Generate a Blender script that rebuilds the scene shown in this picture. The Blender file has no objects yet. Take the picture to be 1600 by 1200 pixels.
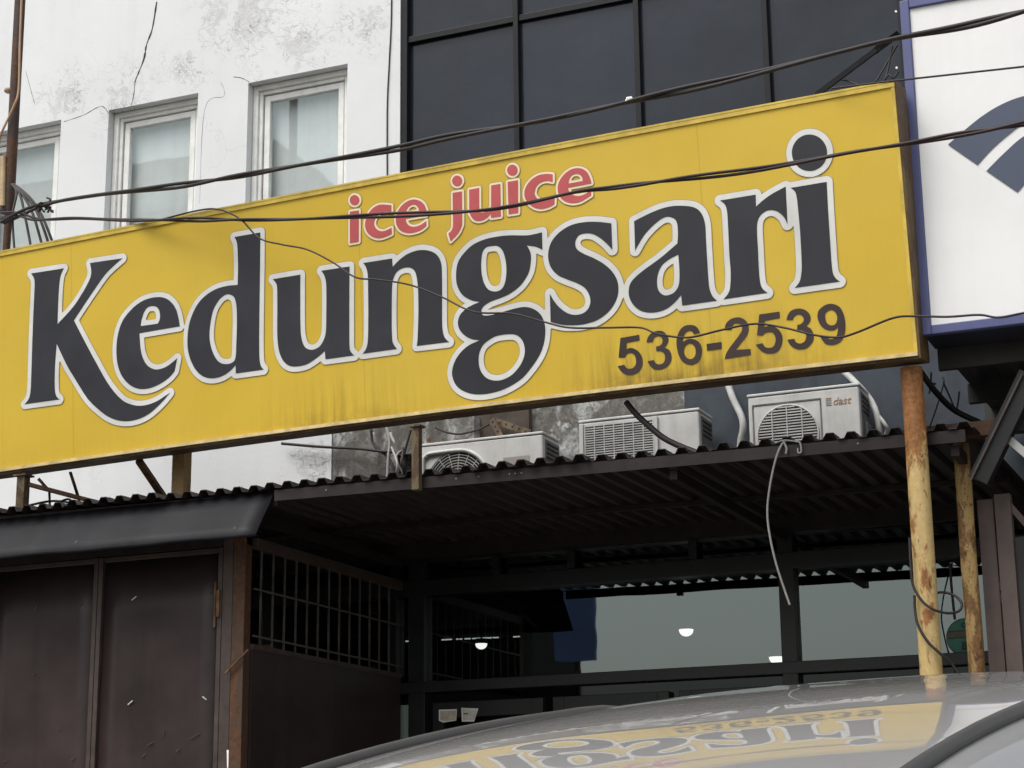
import bpy, math, random
import numpy as np
from mathutils import Vector, Matrix

# ------------------------------------------------------------------ camera
scn = bpy.context.scene
F = 2966.84                                   # focal length in photo pixels (1600 x 1200)
PITCH, YAW, ROLL = 0.25348, 0.404803, -0.0111465
CZ = 1.4
_d = Vector((-math.sin(YAW)*math.cos(PITCH), math.cos(YAW)*math.cos(PITCH), math.sin(PITCH)))
_r0 = Vector((math.cos(YAW), math.sin(YAW), 0)); _u0 = _r0.cross(_d)
_r = _r0*math.cos(ROLL) + _u0*math.sin(ROLL); _u = _u0*math.cos(ROLL) - _r0*math.sin(ROLL)
CAM = Vector((0, 0, CZ))
cd = bpy.data.cameras.new('camera'); cam = bpy.data.objects.new('camera', cd)
scn.collection.objects.link(cam); scn.camera = cam
cd.sensor_width = 36; cd.lens = F/1600*36; cd.clip_start = 0.05; cd.clip_end = 2000
M = Matrix((_r, _u, -_d)).transposed().to_4x4(); M.translation = CAM
cam.matrix_world = M

# ------------------------------------------------------------------ sky, sun, exposure
SUN_EL, SUN_AZ = math.radians(58), math.radians(205)     # azimuth from +Y, clockwise: behind the camera, a little left
w = bpy.data.worlds.new('World'); scn.world = w; w.use_nodes = True
nt = w.node_tree; nt.nodes.clear()
sky = nt.nodes.new('ShaderNodeTexSky'); sky.sky_type = 'NISHITA'; sky.sun_disc = False
sky.sun_elevation = SUN_EL; sky.sun_rotation = SUN_AZ; sky.air_density = 1.6; sky.dust_density = 4.0; sky.ozone_density = 1.0
hsv = nt.nodes.new('ShaderNodeHueSaturation'); hsv.inputs['Saturation'].default_value = 0.26    # overcast: almost no blue
bg = nt.nodes.new('ShaderNodeBackground'); bg.inputs['Strength'].default_value = 0.15
wo = nt.nodes.new('ShaderNodeOutputWorld')
nt.links.new(sky.outputs[0], hsv.inputs['Color']); nt.links.new(hsv.outputs[0], bg.inputs['Color']); nt.links.new(bg.outputs[0], wo.inputs[0])
sd = bpy.data.lights.new('sun', 'SUN'); sd.energy = 1.2; sd.angle = math.radians(30); sd.color = (1, .97, .92)
sun = bpy.data.objects.new('sun', sd); scn.collection.objects.link(sun)
_s = Vector((math.sin(SUN_AZ)*math.cos(SUN_EL), math.cos(SUN_AZ)*math.cos(SUN_EL), math.sin(SUN_EL)))
sun.rotation_euler = _s.to_track_quat('Z', 'Y').to_euler(); sun.location = (0, -5, 20)
vs = scn.view_settings; vs.view_transform = 'Standard'; vs.look = 'None'; vs.gamma = 1; vs.exposure = 0.55
scn.render.resolution_x = 1024; scn.render.resolution_y = 768
random.seed(7)
R = random.Random(11)

# ------------------------------------------------------------------ helpers
COL = scn.collection
def ray(x, y): return _d*F + _r*(x-800) - _u*(y-600)
def at(x, y, Y):
    v = ray(x, y); return CAM + v*(Y/v.y)
def atX(x, y, X):
    v = ray(x, y); return CAM + v*(X/v.x)

class MB:
    def __init__(s): s.v = []; s.f = []; s.sm = []
    def add(s, vs, fs, smooth=False):
        b = len(s.v); s.v += [tuple(p) for p in vs]
        for f in fs: s.f.append([b+i for i in f]); s.sm.append(smooth)
        return s
    def box(s, x0, x1, y0, y1, z0, z1, m=None):
        p = [Vector((x, y, z)) for z in (z0, z1) for y in (y0, y1) for x in (x0, x1)]
        if m is not None: p = [m @ q for q in p]
        return s.add(p, [(0,2,3,1), (4,5,7,6), (0,1,5,4), (2,6,7,3), (0,4,6,2), (1,3,7,5)])
    def bar(s, a, b, w, h, up=(0,0,1)):
        a = Vector(a); b = Vector(b); d = (b-a); L = d.length; d.normalize()
        up = Vector(up)
        if abs(d.dot(up)) > .98: up = Vector((0,1,0))
        sx = d.cross(up).normalized(); uz = sx.cross(d)
        p = []
        for q in (a, b):
            for i, j in ((-1,-1), (1,-1), (1,1), (-1,1)): p.append(q + sx*(i*w/2) + uz*(j*h/2))
        return s.add(p, [(0,3,2,1), (4,5,6,7), (0,1,5,4), (1,2,6,5), (2,3,7,6), (3,0,4,7)])
    def tube(s, pts, r, n=8, caps=True):
        pts = [Vector(p) for p in pts]; N = len(pts)
        if not hasattr(r, '__len__'): r = [r]*N
        t = [(pts[min(i+1, N-1)] - pts[max(i-1, 0)]).normalized() for i in range(N)]
        ref = Vector((0,0,1)) if abs(t[0].z) < .9 else Vector((1,0,0))
        nx = t[0].cross(ref).normalized(); vs = []
        for i in range(N):
            nx = (nx - t[i]*nx.dot(t[i])).normalized(); ny = t[i].cross(nx)
            for k in range(n):
                a = 2*math.pi*k/n; vs.append(pts[i] + (nx*math.cos(a) + ny*math.sin(a))*r[i])
        fs = [(i*n+k, i*n+(k+1) % n, (i+1)*n+(k+1) % n, (i+1)*n+k) for i in range(N-1) for k in range(n)]
        s.add(vs, fs, True)
        if caps:
            s.add(vs[:n], [tuple(range(n-1, -1, -1))]); s.add(vs[-n:], [tuple(range(n))])
        return s
    def prism(s, poly, e, m=None):
        """poly: list of 3D points (planar), extruded by vector e"""
        P = [Vector(p) for p in poly]; e = Vector(e); n = len(P)
        return s.add(P + [p+e for p in P], [tuple(range(n-1, -1, -1)), tuple(range(n, 2*n))] + [(i, (i+1) % n, n+(i+1) % n, n+i) for i in range(n)])
    def grid(s, rows, smooth=True, flip=False):
        n = len(rows[0]); vs = [p for r in rows for p in r]; fs = []
        for i in range(len(rows)-1):
            for j in range(n-1):
                q = (i*n+j, i*n+j+1, (i+1)*n+j+1, (i+1)*n+j); fs.append(q[::-1] if flip else q)
        return s.add(vs, fs, smooth)
    def mesh(s, name):
        me = bpy.data.meshes.new(name); me.from_pydata(s.v, [], s.f)
        me.polygons.foreach_set('use_smooth', s.sm); me.update(); return me
    def build(s, name, mat, parent=None, bevel=0, label=None):
        return mk(name, s.mesh(name), mat, parent, bevel, label)

def mk(name, me, mat, parent=None, bevel=0, label=None):
    o = bpy.data.objects.new(name, me); COL.objects.link(o)
    if mat is not None and not me.materials: me.materials.append(mat)
    if parent is not None:
        o.parent = parent; o.matrix_parent_inverse = parent_inv(parent)
    if bevel:
        b = o.modifiers.new('bevel', 'BEVEL'); b.width = bevel; b.segments = 2; b.limit_method = 'ANGLE'; b.angle_limit = math.radians(50)
    if label: o['label'] = label
    return o
INV = {}
def parent_inv(p):
    m = Matrix(); q = p
    while q is not None: m = q.matrix_basis @ m if q.parent is None else q.matrix_parent_inverse @ q.matrix_basis @ m; q = q.parent
    return m.inverted()
def tag(o, label, cat, group=None):
    o['label'] = label; o['category'] = cat
    if group: o['group'] = group
    return o
def thing(name, label, cat, loc=(0,0,0), group=None):
    o = bpy.data.objects.new(name, None); COL.objects.link(o); o.location = loc; o.empty_display_size = .2
    return tag(o, label, cat, group)
def struct(o, kind='structure'): o['kind'] = kind; return o

def crom(pts, n=8, closed=False):
    """Catmull-Rom through tuples/vectors"""
    P = [Vector(p) for p in pts]; N = len(P); out = []
    rng = range(N if closed else N-1)
    for i in rng:
        if closed: a, b, c, d = P[(i-1) % N], P[i], P[(i+1) % N], P[(i+2) % N]
        else: a, b, c, d = P[max(i-1, 0)], P[i], P[i+1], P[min(i+2, N-1)]
        for k in range(n):
            t = k/n
            out.append(.5*((2*b) + (c-a)*t + (2*a-5*b+4*c-d)*t*t + (3*b-a-3*c+d)*t**3))
    if not closed: out.append(P[-1])
    return out

# ------------------------------------------------------------------ materials
def srgb(r, g, b):
    f = lambda c: ((c/255+.055)/1.055)**2.4 if c > 10 else c/255/12.92
    return (f(r), f(g), f(b), 1)
class NT:
    def __init__(s, name):
        s.m = bpy.data.materials.new(name); s.m.use_nodes = True; s.t = s.m.node_tree; s.t.nodes.clear()
        s.out = s.n('ShaderNodeOutputMaterial'); s._pos = None
    def n(s, k, **kw):
        o = s.t.nodes.new(k)
        for a, b in kw.items(): setattr(o, a, b)
        return o
    def l(s, a, b): s.t.links.new(a, b)
    def pos(s, scale=(1,1,1), off=(0,0,0), coord='w'):
        if coord == 'w': src = s.n('ShaderNodeNewGeometry').outputs['Position']
        else: src = s.n('ShaderNodeTexCoord').outputs['Object']
        mp = s.n('ShaderNodeMapping'); mp.inputs['Scale'].default_value = scale; mp.inputs['Location'].default_value = off
        s.l(src, mp.inputs[0]); return mp.outputs[0]
    def noise(s, scale, detail=6, rough=.6, vec=None, dist=0):
        o = s.n('ShaderNodeTexNoise'); o.inputs['Scale'].default_value = scale; o.inputs['Detail'].default_value = detail
        o.inputs['Roughness'].default_value = rough; o.inputs['Distortion'].default_value = dist
        s.l(vec if vec is not None else s.pos(), o.inputs['Vector']); return o.outputs['Fac']
    def ramp(s, fac, a, b, ca=(0,0,0,1), cb=(1,1,1,1)):
        o = s.n('ShaderNodeValToRGB'); e = o.color_ramp.elements
        e[0].position = a; e[1].position = b; e[0].color = ca; e[1].color = cb
        s.l(fac, o.inputs[0]); return o.outputs[0]
    def mix(s, fac, a, b, mode='MIX'):
        o = s.n('ShaderNodeMix', data_type='RGBA', blend_type=mode)
        for k, v in ((0, fac), (6, a), (7, b)):
            if hasattr(v, 'node'): s.l(v, o.inputs[k])
            elif v is not None: o.inputs[k].default_value = v
        return o.outputs[2]
    def mr(s, v, a, b):
        o = s.n('ShaderNodeMapRange'); o.clamp = True; s.l(v, o.inputs[0])
        o.inputs[1].default_value = a; o.inputs[2].default_value = b; return o.outputs[0]
    def math(s, op, a, b=None):
        o = s.n('ShaderNodeMath', operation=op)
        for k, v in ((0, a), (1, b)):
            if v is None: continue
            if hasattr(v, 'node'): s.l(v, o.inputs[k])
            else: o.inputs[k].default_value = v
        return o.outputs[0]
    def bump(s, h, strength=.3, dist=.01):
        o = s.n('ShaderNodeBump'); o.inputs['Strength'].default_value = strength; o.inputs['Distance'].default_value = dist
        s.l(h, o.inputs['Height']); return o.outputs[0]
    def bsdf(s, col, rough=.6, metal=0, normal=None, spec=.5, coat=0, emis=None, estr=0):
        o = s.n('ShaderNodeBsdfPrincipled')
        for k, v in (('Base Color', col), ('Roughness', rough), ('Metallic', metal), ('Specular IOR Level', spec)):
            if hasattr(v, 'node'): s.l(v, o.inputs[k])
            else: o.inputs[k].default_value = v
        o.inputs['Coat Weight'].default_value = coat; o.inputs['Coat Roughness'].default_value = .02
        if normal is not None: s.l(normal, o.inputs['Normal'])
        if emis: o.inputs['Emission Color'].default_value = emis; o.inputs['Emission Strength'].default_value = estr
        return o.outputs[0]
    def done(s, sh): s.l(sh, s.out.inputs[0]); return s.m
def c4(*c): return (c[0], c[1], c[2], 1)

def plain(name, col, rough=.6, metal=0, var=.25, scale=6, bump=.12, spec=.4, streak=0, coat=0, dent=0, rnd=0):
    t = NT(name); n1 = t.noise(scale, 8, .65)
    dark = tuple(c*(1-var) for c in col[:3])+(1,); lite = tuple(min(1, c*(1+var*.5)) for c in col[:3])+(1,)
    c = t.mix(t.ramp(n1, .35, .68), dark, lite)
    if streak:
        st = t.noise(1, 5, .6, t.pos((9, 9, .7)))
        c = t.mix(t.math('MULTIPLY', t.ramp(st, .5, .75), streak), c, tuple(x*.35 for x in col[:3])+(1,))
    if rnd:                                   # each copy a little lighter or darker than the next
        oi = t.n('ShaderNodeObjectInfo').outputs['Random']; c = t.mix(t.math('MULTIPLY', oi, rnd), c, tuple(x*2.2 for x in col[:3])+(1,))
    n2 = t.noise(scale*14, 4, .6); nb = t.bump(n2, bump, .004)
    if dent:
        o2 = t.n('ShaderNodeBump'); o2.inputs['Strength'].default_value = dent; o2.inputs['Distance'].default_value = .05
        t.l(t.noise(2.3, 3, .5), o2.inputs['Height']); t.l(nb, o2.inputs['Normal']); nb = o2.outputs[0]
    return t.done(t.bsdf(c, t.math('ADD', t.math('MULTIPLY', n1, .25), max(.02, rough-.12)), metal, nb, spec, coat))

def rusty(name, paint, rust=(.16,.07,.03), amount=.5, scale=5, rough=.6, dark=(.03,.015,.01), ztop=None, chips=0):
    t = NT(name)
    n1 = t.noise(scale, 10, .72, t.pos((1, 1, .45)), .4); n2 = t.noise(scale*6, 6, .7)
    a = .62-amount*.3; nn = n1
    if ztop:                                  # paint worn off towards the top
        sp = t.n('ShaderNodeSeparateXYZ'); t.l(t.n('ShaderNodeNewGeometry').outputs['Position'], sp.inputs[0])
        nn = t.math('ADD', n1, t.math('MULTIPLY', t.mr(sp.outputs[2], *ztop), .24))
    m1 = t.ramp(nn, a, a+.05); m2 = t.ramp(t.noise(scale*3.1, 8, .75), .66, .70)
    p = t.mix(t.ramp(n2, .3, .75), tuple(x*.72 for x in paint)+(1,), tuple(paint)+(1,))
    rc = t.mix(t.ramp(n2, .35, .65), tuple(x*.55 for x in rust)+(1,), tuple(x*1.25 for x in rust)+(1,))
    c = t.mix(m1, p, rc); c = t.mix(m2, c, tuple(dark)+(1,))
    if chips:
        ch = t.ramp(t.noise(scale*5.5, 6, .75, t.pos((1, 1, .4), off=(4, 2, 7))), .70-chips, .725-chips); c = t.mix(t.math('MULTIPLY', ch, .85), c, tuple(dark)+(1,))
        gr_ = t.ramp(t.noise(scale*2.5, 6, .7, t.pos((3, 3, .25))), .45, .75); c = t.mix(t.math('MULTIPLY', gr_, .5), c, tuple(x*.45 for x in paint)+(1,))
    h = t.math('SUBTRACT', n2, t.math('MULTIPLY', m1, .5))
    return t.done(t.bsdf(c, rough, 0, t.bump(h, .4, .004), .3))

def glass(name, tint, f0=.05, rough=.01, wav=.0):
    """thin pane: mirror share by Schlick's rule, the same from both sides, the rest passes tinted"""
    t = NT(name); tr = t.n('ShaderNodeBsdfTransparent'); tr.inputs[0].default_value = tint
    gl = t.n('ShaderNodeBsdfGlossy'); gl.inputs['Roughness'].default_value = rough; gl.inputs['Color'].default_value = (.84,.97,.97,1)
    lw = t.n('ShaderNodeLayerWeight'); lw.inputs[0].default_value = .5
    fac = t.math('ADD', t.math('MULTIPLY', t.math('POWER', lw.outputs['Facing'], 5), 1-f0), f0)
    if wav:
        b = t.bump(t.noise(1.6, 2, .5), wav, .02); t.l(b, gl.inputs['Normal'])
    mx = t.n('ShaderNodeMixShader'); t.l(fac, mx.inputs[0]); t.l(tr.outputs[0], mx.inputs[1]); t.l(gl.outputs[0], mx.inputs[2])
    return t.done(mx.outputs[0])

def emit(name, col, s):
    t = NT(name); return t.done(t.bsdf(col, .5, emis=col, estr=s))

def white_wall():
    t = NT('white_render')
    base = t.mix(t.ramp(t.noise(.8, 6, .6), .3, .75), c4(.63,.64,.65), c4(.72,.73,.74))
    # faint vertical rain marks
    st = t.ramp(t.noise(1, 5, .6, t.pos((5, 5, .35))), .52, .78)
    base = t.mix(t.math('MULTIPLY', st, .18), base, c4(.45,.46,.44))
    # peeling patches: noise inside a few places on the wall
    vecs = [((-8.25, 13.4, 8.85), .75), ((-7.75, 13.4, 8.45), .62), ((-8.9, 13.4, 8.5), .38), ((-7.05, 13.4, 8.55), .45), ((-9.6, 13.4, 8.3), .5), ((-10.2, 13.4, 8.4), .5), ((-7.5, 13.4, 4.7), .45), ((-8.6, 13.4, 8.95), .45)]
    geo = t.n('ShaderNodeNewGeometry').outputs['Position']; mask = None
    for p, r in vecs:
        vm = t.n('ShaderNodeVectorMath', operation='DISTANCE'); t.l(geo, vm.inputs[0]); vm.inputs[1].default_value = p
        d = t.ramp(t.math('DIVIDE', vm.outputs['Value'], r), .15, 1.0, (1,1,1,1), (0,0,0,1))
        mask = d if mask is None else t.math('MAXIMUM', mask, d)
    n = t.noise(7, 10, .72, None, 1.2)
    vo = t.n('ShaderNodeTexVoronoi', feature='DISTANCE_TO_EDGE'); vo.inputs['Scale'].default_value = 11
    nv = t.n('ShaderNodeVectorMath', operation='ADD'); t.l(geo, nv.inputs[0])
    nn = t.n('ShaderNodeTexNoise'); nn.inputs['Scale'].default_value = 9; t.l(geo, nn.inputs[0])
    sc = t.n('ShaderNodeVectorMath', operation='SCALE'); t.l(nn.outputs['Color'], sc.inputs[0]); sc.inputs['Scale'].default_value = .25
    t.l(sc.outputs[0], nv.inputs[1]); t.l(nv.outputs[0], vo.inputs['Vector'])
    crack = t.ramp(vo.outputs['Distance'], .0, .05, (1,1,1,1), (0,0,0,1))
    patch = t.ramp(t.math('MULTIPLY', n, t.math('ADD', t.math('MULTIPLY', mask, .62), .52)), .50, .56)
    flake = t.math('MULTIPLY', patch, mask)
    cr = t.math('MULTIPLY', t.math('MULTIPLY', crack, t.ramp(t.noise(3.3, 6, .6), .46, .58)), t.math('MULTIPLY', mask, .9))
    c = t.mix(t.math('MULTIPLY', flake, .38), base, t.mix(t.ramp(t.noise(26, 6, .7), .35, .7), c4(.22,.21,.19), c4(.62,.62,.6)))
    c = t.mix(t.math('MULTIPLY', cr, .75), c, c4(.16,.15,.13))
    # hairline cracks over the whole wall
    v2 = t.n('ShaderNodeTexVoronoi', feature='DISTANCE_TO_EDGE'); v2.inputs['Scale'].default_value = 1.5; t.l(nv.outputs[0], v2.inputs['Vector'])
    hair = t.math('MULTIPLY', t.ramp(v2.outputs['Distance'], .0, .010, (1,1,1,1), (0,0,0,1)), t.ramp(t.noise(.9, 3, .5), .5, .62))
    c = t.mix(t.math('MULTIPLY', hair, .28), c, c4(.3,.29,.27))
    h = t.math('SUBTRACT', t.math('ADD', t.math('MULTIPLY', t.noise(22, 8, .7), .35), t.math('MULTIPLY', t.noise(2.5, 4, .5), .6)), t.math('ADD', t.math('MULTIPLY', flake, .5), cr))
    return t.done(t.bsdf(c, .8, 0, t.bump(h, .35, .012), .25))

def concrete_wall():
    t = NT('peeling_concrete')
    n1 = t.noise(2.2, 10, .7, None, .8); n2 = t.noise(9, 10, .75, None, .5); n3 = t.noise(40, 6, .7)
    c = t.mix(t.ramp(n1, .42, .5), c4(.42,.43,.42), c4(.13,.125,.115))
    c = t.mix(t.ramp(n2, .5, .56), c, c4(.20,.19,.17)); c = t.mix(t.math('MULTIPLY', t.ramp(n3, .45, .75), .5), c, c4(.05,.048,.042))
    c = t.mix(t.ramp(t.noise(1.3, 8, .7, t.pos(off=(3, 1, 2))), .57, .60), c, c4(.55,.56,.55))
    c = t.mix(t.math('MULTIPLY', t.ramp(t.noise(1, 5, .6, t.pos((11, 11, 1.1))), .5, .72), .6), c, c4(.06,.05,.04))
    return t.done(t.bsdf(c, .85, 0, t.bump(n2, .5, .02), .2))

def sign_yellow():
    t = NT('sign_yellow_vinyl'); o = t.pos(coord='o')
    base = t.mix(t.ramp(t.noise(.7, 5, .6, o), .35, .7), c4(.575,.385,.030), c4(.62,.435,.048))
    # fine vertical weave and rain runs, in the sign's own plane
    weave = t.noise(1, 3, .5, t.pos((150, 4, 1), coord='o'))
    base = t.mix(t.math('MULTIPLY', t.ramp(weave, .4, .7), .10), base, c4(.42,.27,.02))
    run = t.ramp(t.noise(1, 7, .66, t.pos((17, .8, 1), coord='o')), .44, .66)
    sep = t.n('ShaderNodeSeparateXYZ'); t.l(t.n('ShaderNodeTexCoord').outputs['Object'], sep.inputs[0])
    low = t.math('POWER', t.mr(sep.outputs[1], .46, .02), 1.1)
    edge = t.mr(sep.outputs[1], .15, .0)
    # soot where the exhaust of the units below rises: right half of the bottom edge
    xr = t.math('MULTIPLY', t.mr(sep.outputs[0], -2.35, -1.75), t.mr(sep.outputs[0], -.45, -1.1))
    xl = t.math('MULTIPLY', t.mr(sep.outputs[0], -4.6, -4.0), t.mr(sep.outputs[0], -3.1, -3.7))
    soot = t.math('MULTIPLY', t.math('MULTIPLY', run, low), t.math('ADD', t.math('MULTIPLY', xr, .92), t.math('ADD', t.math('MULTIPLY', xl, .5), .06)))
    c = t.mix(soot, base, c4(.12,.07,.012))
    blotch = t.math('MULTIPLY', t.math('MULTIPLY', edge, t.ramp(t.noise(5, 8, .7, o), .38, .62)), t.math('ADD', t.math('MULTIPLY', xr, .95), t.math('ADD', t.math('MULTIPLY', xl, .5), .10)))
    c = t.mix(blotch, c, c4(.055,.032,.01))
    rip = t.n('ShaderNodeBump'); rip.inputs['Strength'].default_value = .25; rip.inputs['Distance'].default_value = .06; t.l(t.noise(1, 3, .5, t.pos((2.2, .8, 1), coord='o')), rip.inputs['Height'])
    t.l(t.bump(weave, .05, .002), rip.inputs['Normal'])
    fade = t.ramp(t.noise(1, 4, .55, t.pos((.9, 1.6, 1), off=(2, 5, 0), coord='o')), .40, .70); c = t.mix(t.math('MULTIPLY', fade, .35), c, c4(.50,.345,.045))
    seam = None
    for xs_ in (-1.245, -3.68, -6.1):          # welds between the vinyl widths
        d_ = t.math('ABSOLUTE', t.math('SUBTRACT', sep.outputs[0], xs_)); q_ = t.mr(d_, .006, .0); seam = q_ if seam is None else t.math('MAXIMUM', seam, q_)
    c = t.mix(t.math('MULTIPLY', seam, .35), c, c4(.25,.16,.02))
    return t.done(t.bsdf(c, .46, 0, rip.outputs[0], .35))

MT = {}
MT['white_wall'] = white_wall(); MT['concrete'] = concrete_wall(); MT['yellow'] = sign_yellow()
MT['slate'] = plain('slate_paint', (.058,.070,.085), .75, 0, .3, 3, .15, .25, .3)
MT['letter'] = plain('charcoal_vinyl', (.030,.031,.038), .5, 0, .2, 2, .03, .28, .12, 0, .05)
MT['halo'] = plain('pale_grey_vinyl', (.66,.655,.63), .5, 0, .12, 3, .03, .4, .12)
MT['halo_line'] = plain('grey_print', (.30,.23,.10), .5, 0, .1, 3, .02)
MT['red'] = plain('red_vinyl', (.48,.085,.090), .5, 0, .12, 3, .03)
MT['cream'] = plain('cream_vinyl', (.80,.68,.47), .5, 0, .06, 3, .02)
MT['digit'] = plain('dark_brown_vinyl', (.048,.032,.031), .5, 0, .25, 4, .03, .3)
MT['sign_rail'] = plain('yellow_rail_paint', (.60,.43,.075), .5, 0, .3, 5, .1, .4, .25)
MT['sign_lip'] = plain('cream_rail_paint', (.66,.52,.26), .5, 0, .35, 8, .1, .4, .3)
MT['sign_box'] = rusty('brown_sign_box', (.12,.078,.028), (.07,.035,.014), .5, 4)
MT['tan_steel'] = rusty('tan_steel', (.34,.225,.10), (.20,.10,.04), .3, 7)
MT['strut'] = rusty('rusty_strut', (.17,.105,.055), (.10,.045,.02), .6, 7)
MT['stub'] = rusty('stub_post_paint', (.13,.10,.055), (.07,.04,.02), .5, 8)
MT['pole_paint'] = rusty('yellow_pole_paint', (.56,.37,.125), (.24,.095,.03), .38, 4.5)
MT['pole_rust'] = rusty('rusted_pole_paint', (.43,.285,.11), (.19,.095,.035), .46, 9, dark=(.035,.018,.01), chips=.125)
MT['pole_main'] = rusty('yellow_pole_paint_rusted_top', (.55,.395,.17), (.25,.10,.03), .24, 5.5, ztop=(3.45, 4.1), chips=.085)
MT['door_metal'] = plain('dark_brown_sheet', (.036,.0245,.0235), .42, .0, .35, 1.6, .12, .35, .35, 0, .12)
MT['door_frame'] = plain('brown_frame', (.060,.043,.036), .5, 0, .35, 8, .2, .4, .4)
MT['rust_frame'] = rusty('rust_brown_post', (.072,.042,.028), (.085,.038,.018), .5, 6)
MT['awning'] = plain('grey_folded_sheet', (.0115,.0118,.0145), .45, 0, .5, 1.4, .1, .15, .25, 0, .2)
MT['canopy'] = plain('brown_roof_sheet', (.036,.027,.025), .45, 0, .35, 4, .1, .35, .4)
MT['lip'] = plain('dark_angle_iron', (.024,.0185,.0175), .55, 0, .4, 6, .2, .22, .3)
MT['black_metal'] = plain('black_frame', (.014,.014,.015), .4, .2, .3, 6, .08, .45)
MT['grille'] = plain('grille_bar_paint', (.085,.076,.068), .5, 0, .4, 15, .2)
MT['shop_glass'] = glass('reflective_shop_glass', (.22,.235,.23,1), .125, .012, .03)
MT['door_glass'] = glass('dark_door_glass', (.05,.055,.055,1), .022, .02, .03)
MT['dark_glass'] = plain('dark_curtain_glass', (.0135,.0175,.0255), .14, 0, .6, .7, .0, .27, .3, 0, .16, .45)
MT['pane_glass'] = glass('window_glass', (.90,.93,.93,1), .10, .02, .05)
MT['blind'] = plain('pale_blind', (.63,.645,.64), .8, 0, .14, 1.2, .05, .3, .12)
MT['wood_white'] = plain('greyish_white_wood', (.76,.76,.735), .55, 0, .12, 9, .12, .35, .12)
MT['frame_dark'] = plain('dark_mullion', (.009,.0095,.012), .45, .0, .3, 6, .06, .2)
MT['ac_white'] = plain('ac_white_enamel', (.56,.56,.54), .45, 0, .14, 4, .05, .4, .3)
MT['ac_grey'] = plain('ac_grey_metal', (.16,.16,.155), .5, .3, .3, 9, .1)
MT['ac_dark'] = plain('ac_dark_inside', (.018,.018,.018), .7, 0, .3, 9, .1)
MT['ac_wire'] = plain('ac_pale_wire', (.48,.48,.46), .5, 0, .2, 9, .05)
MT['logo_orange'] = plain('orange_brown_print', (.36,.22,.12), .5, 0, .1, 5, 0)
MT['logo_grey'] = plain('grey_print_mark', (.33,.31,.29), .5, 0, .1, 5, 0)
MT['red_print'] = plain('red_print', (.45,.04,.06), .5, 0, .1, 5, 0)
MT['bank_blue'] = plain('violet_blue_frame', (.075,.085,.205), .45, 0, .15, 3, .05, .4, .15)
MT['bank_white'] = plain('white_banner', (.70,.70,.695), .5, 0, .08, 1, .03, .4, .05, 0, .06)
MT['bank_emblem'] = plain('slate_blue_print', (.052,.066,.110), .5, 0, .1, 2, .02)
MT['bank_under'] = plain('navy_underside', (.016,.018,.03), .6, 0, .3, 3, .1)
MT['bank_roof'] = plain('dark_roof_sheet', (.030,.029,.028), .6, .1, .35, 4, .15)
MT['gate_brown'] = plain('gate_brown_paint', (.105,.075,.066), .5, 0, .25, 6, .12, .4, .3)
MT['cable'] = plain('black_cable', (.020,.015,.015), .55, 0, .3, 20, .1)
MT['cable_brown'] = plain('dark_red_cable', (.022,.009,.009), .5, 0, .3, 20, .1)
MT['conduit'] = plain('white_hose', (.52,.52,.50), .55, 0, .25, 10, .3, .35, .3)
MT['conduit_grey'] = plain('grey_hose', (.36,.36,.35), .5, 0, .2, 10, .1)
MT['hose_grey'] = plain('dull_grey_hose', (.20,.20,.19), .55, 0, .2, 10, .1)
MT['pole_steel'] = rusty('dark_steel_pole', (.07,.05,.045), (.10,.05,.03), .5, 6)
MT['bamboo'] = plain('tan_sleeve', (.50,.36,.20), .6, 0, .25, 12, .2)
MT['cord_tan'] = plain('tan_cord', (.42,.27,.17), .6, 0, .2, 12, .2)
MT['tile_floor'] = plain('forecourt_concrete', (.24,.23,.21), .8, 0, .3, 1.5, .3)
MT['asphalt'] = plain('asphalt', (.052,.052,.053), .85, 0, .3, 5, .4)
MT['earth'] = plain('ground_soil', (.12,.105,.08), .9, 0, .3, 1, .3)
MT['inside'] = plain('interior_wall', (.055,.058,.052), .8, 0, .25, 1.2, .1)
MT['red_board'] = plain('red_brown_board', (.45,.17,.12), .6, 0, .2, 3, .08)
MT['paper'] = plain('taped_paper', (.55,.50,.40), .7, 0, .25, 30, .1)
MT['paper_white'] = plain('white_paper', (.62,.60,.53), .7, 0, .2, 30, .1)
MT['tape'] = plain('paper_edge', (.80,.78,.74), .6, 0, .05, 10, 0)
MT['pale_green'] = plain('frosted_green_panel', (.33,.43,.38), .35, 0, .1, 2, .05)
MT['green'] = plain('green_sticker', (.03,.17,.115), .45, 0, .2, 12, 0)
MT['green_dark'] = plain('dark_green_print', (.008,.028,.02), .5, 0, .1, 12, 0)
MT['sticker_band'] = plain('brown_band_print', (.13,.095,.075), .5, 0, .5, 90, 0)
MT['lamp'] = emit('lit_lamp', c4(1,.98,.93), 3.2)
MT['lamp_dim'] = emit('tube_light', c4(.95,1,1), 1.0)
MT['lamp_case'] = plain('lamp_case', (.6,.6,.58), .5)
MT['paint'] = None
def car_paint():
    t = NT('silver_car_paint'); fl = t.noise(900, 2, .5)
    c = t.mix(t.ramp(fl, .3, .7), c4(.28,.278,.275), c4(.35,.347,.343))
    du = t.noise(3.2, 9, .7); c = t.mix(t.math('MULTIPLY', t.ramp(du, .45, .75), .30), c, c4(.26,.245,.22))     # dust
    wv = t.n('ShaderNodeBump'); wv.inputs['Strength'].default_value = .03; wv.inputs['Distance'].default_value = .02; t.l(t.noise(2.2, 2, .5), wv.inputs['Height'])
    o = t.bsdf(c, .45, .4, wv.outputs[0], .5, 1.0); t.l(wv.outputs[0], o.node.inputs['Coat Normal']); o.node.inputs['Coat Roughness'].default_value = .015
    return t.done(o)
MT['paint'] = car_paint()
MT['car_glass'] = plain('tinted_car_glass', (.012,.014,.014), .06, 0, .1, 1, 0, .6)
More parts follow.
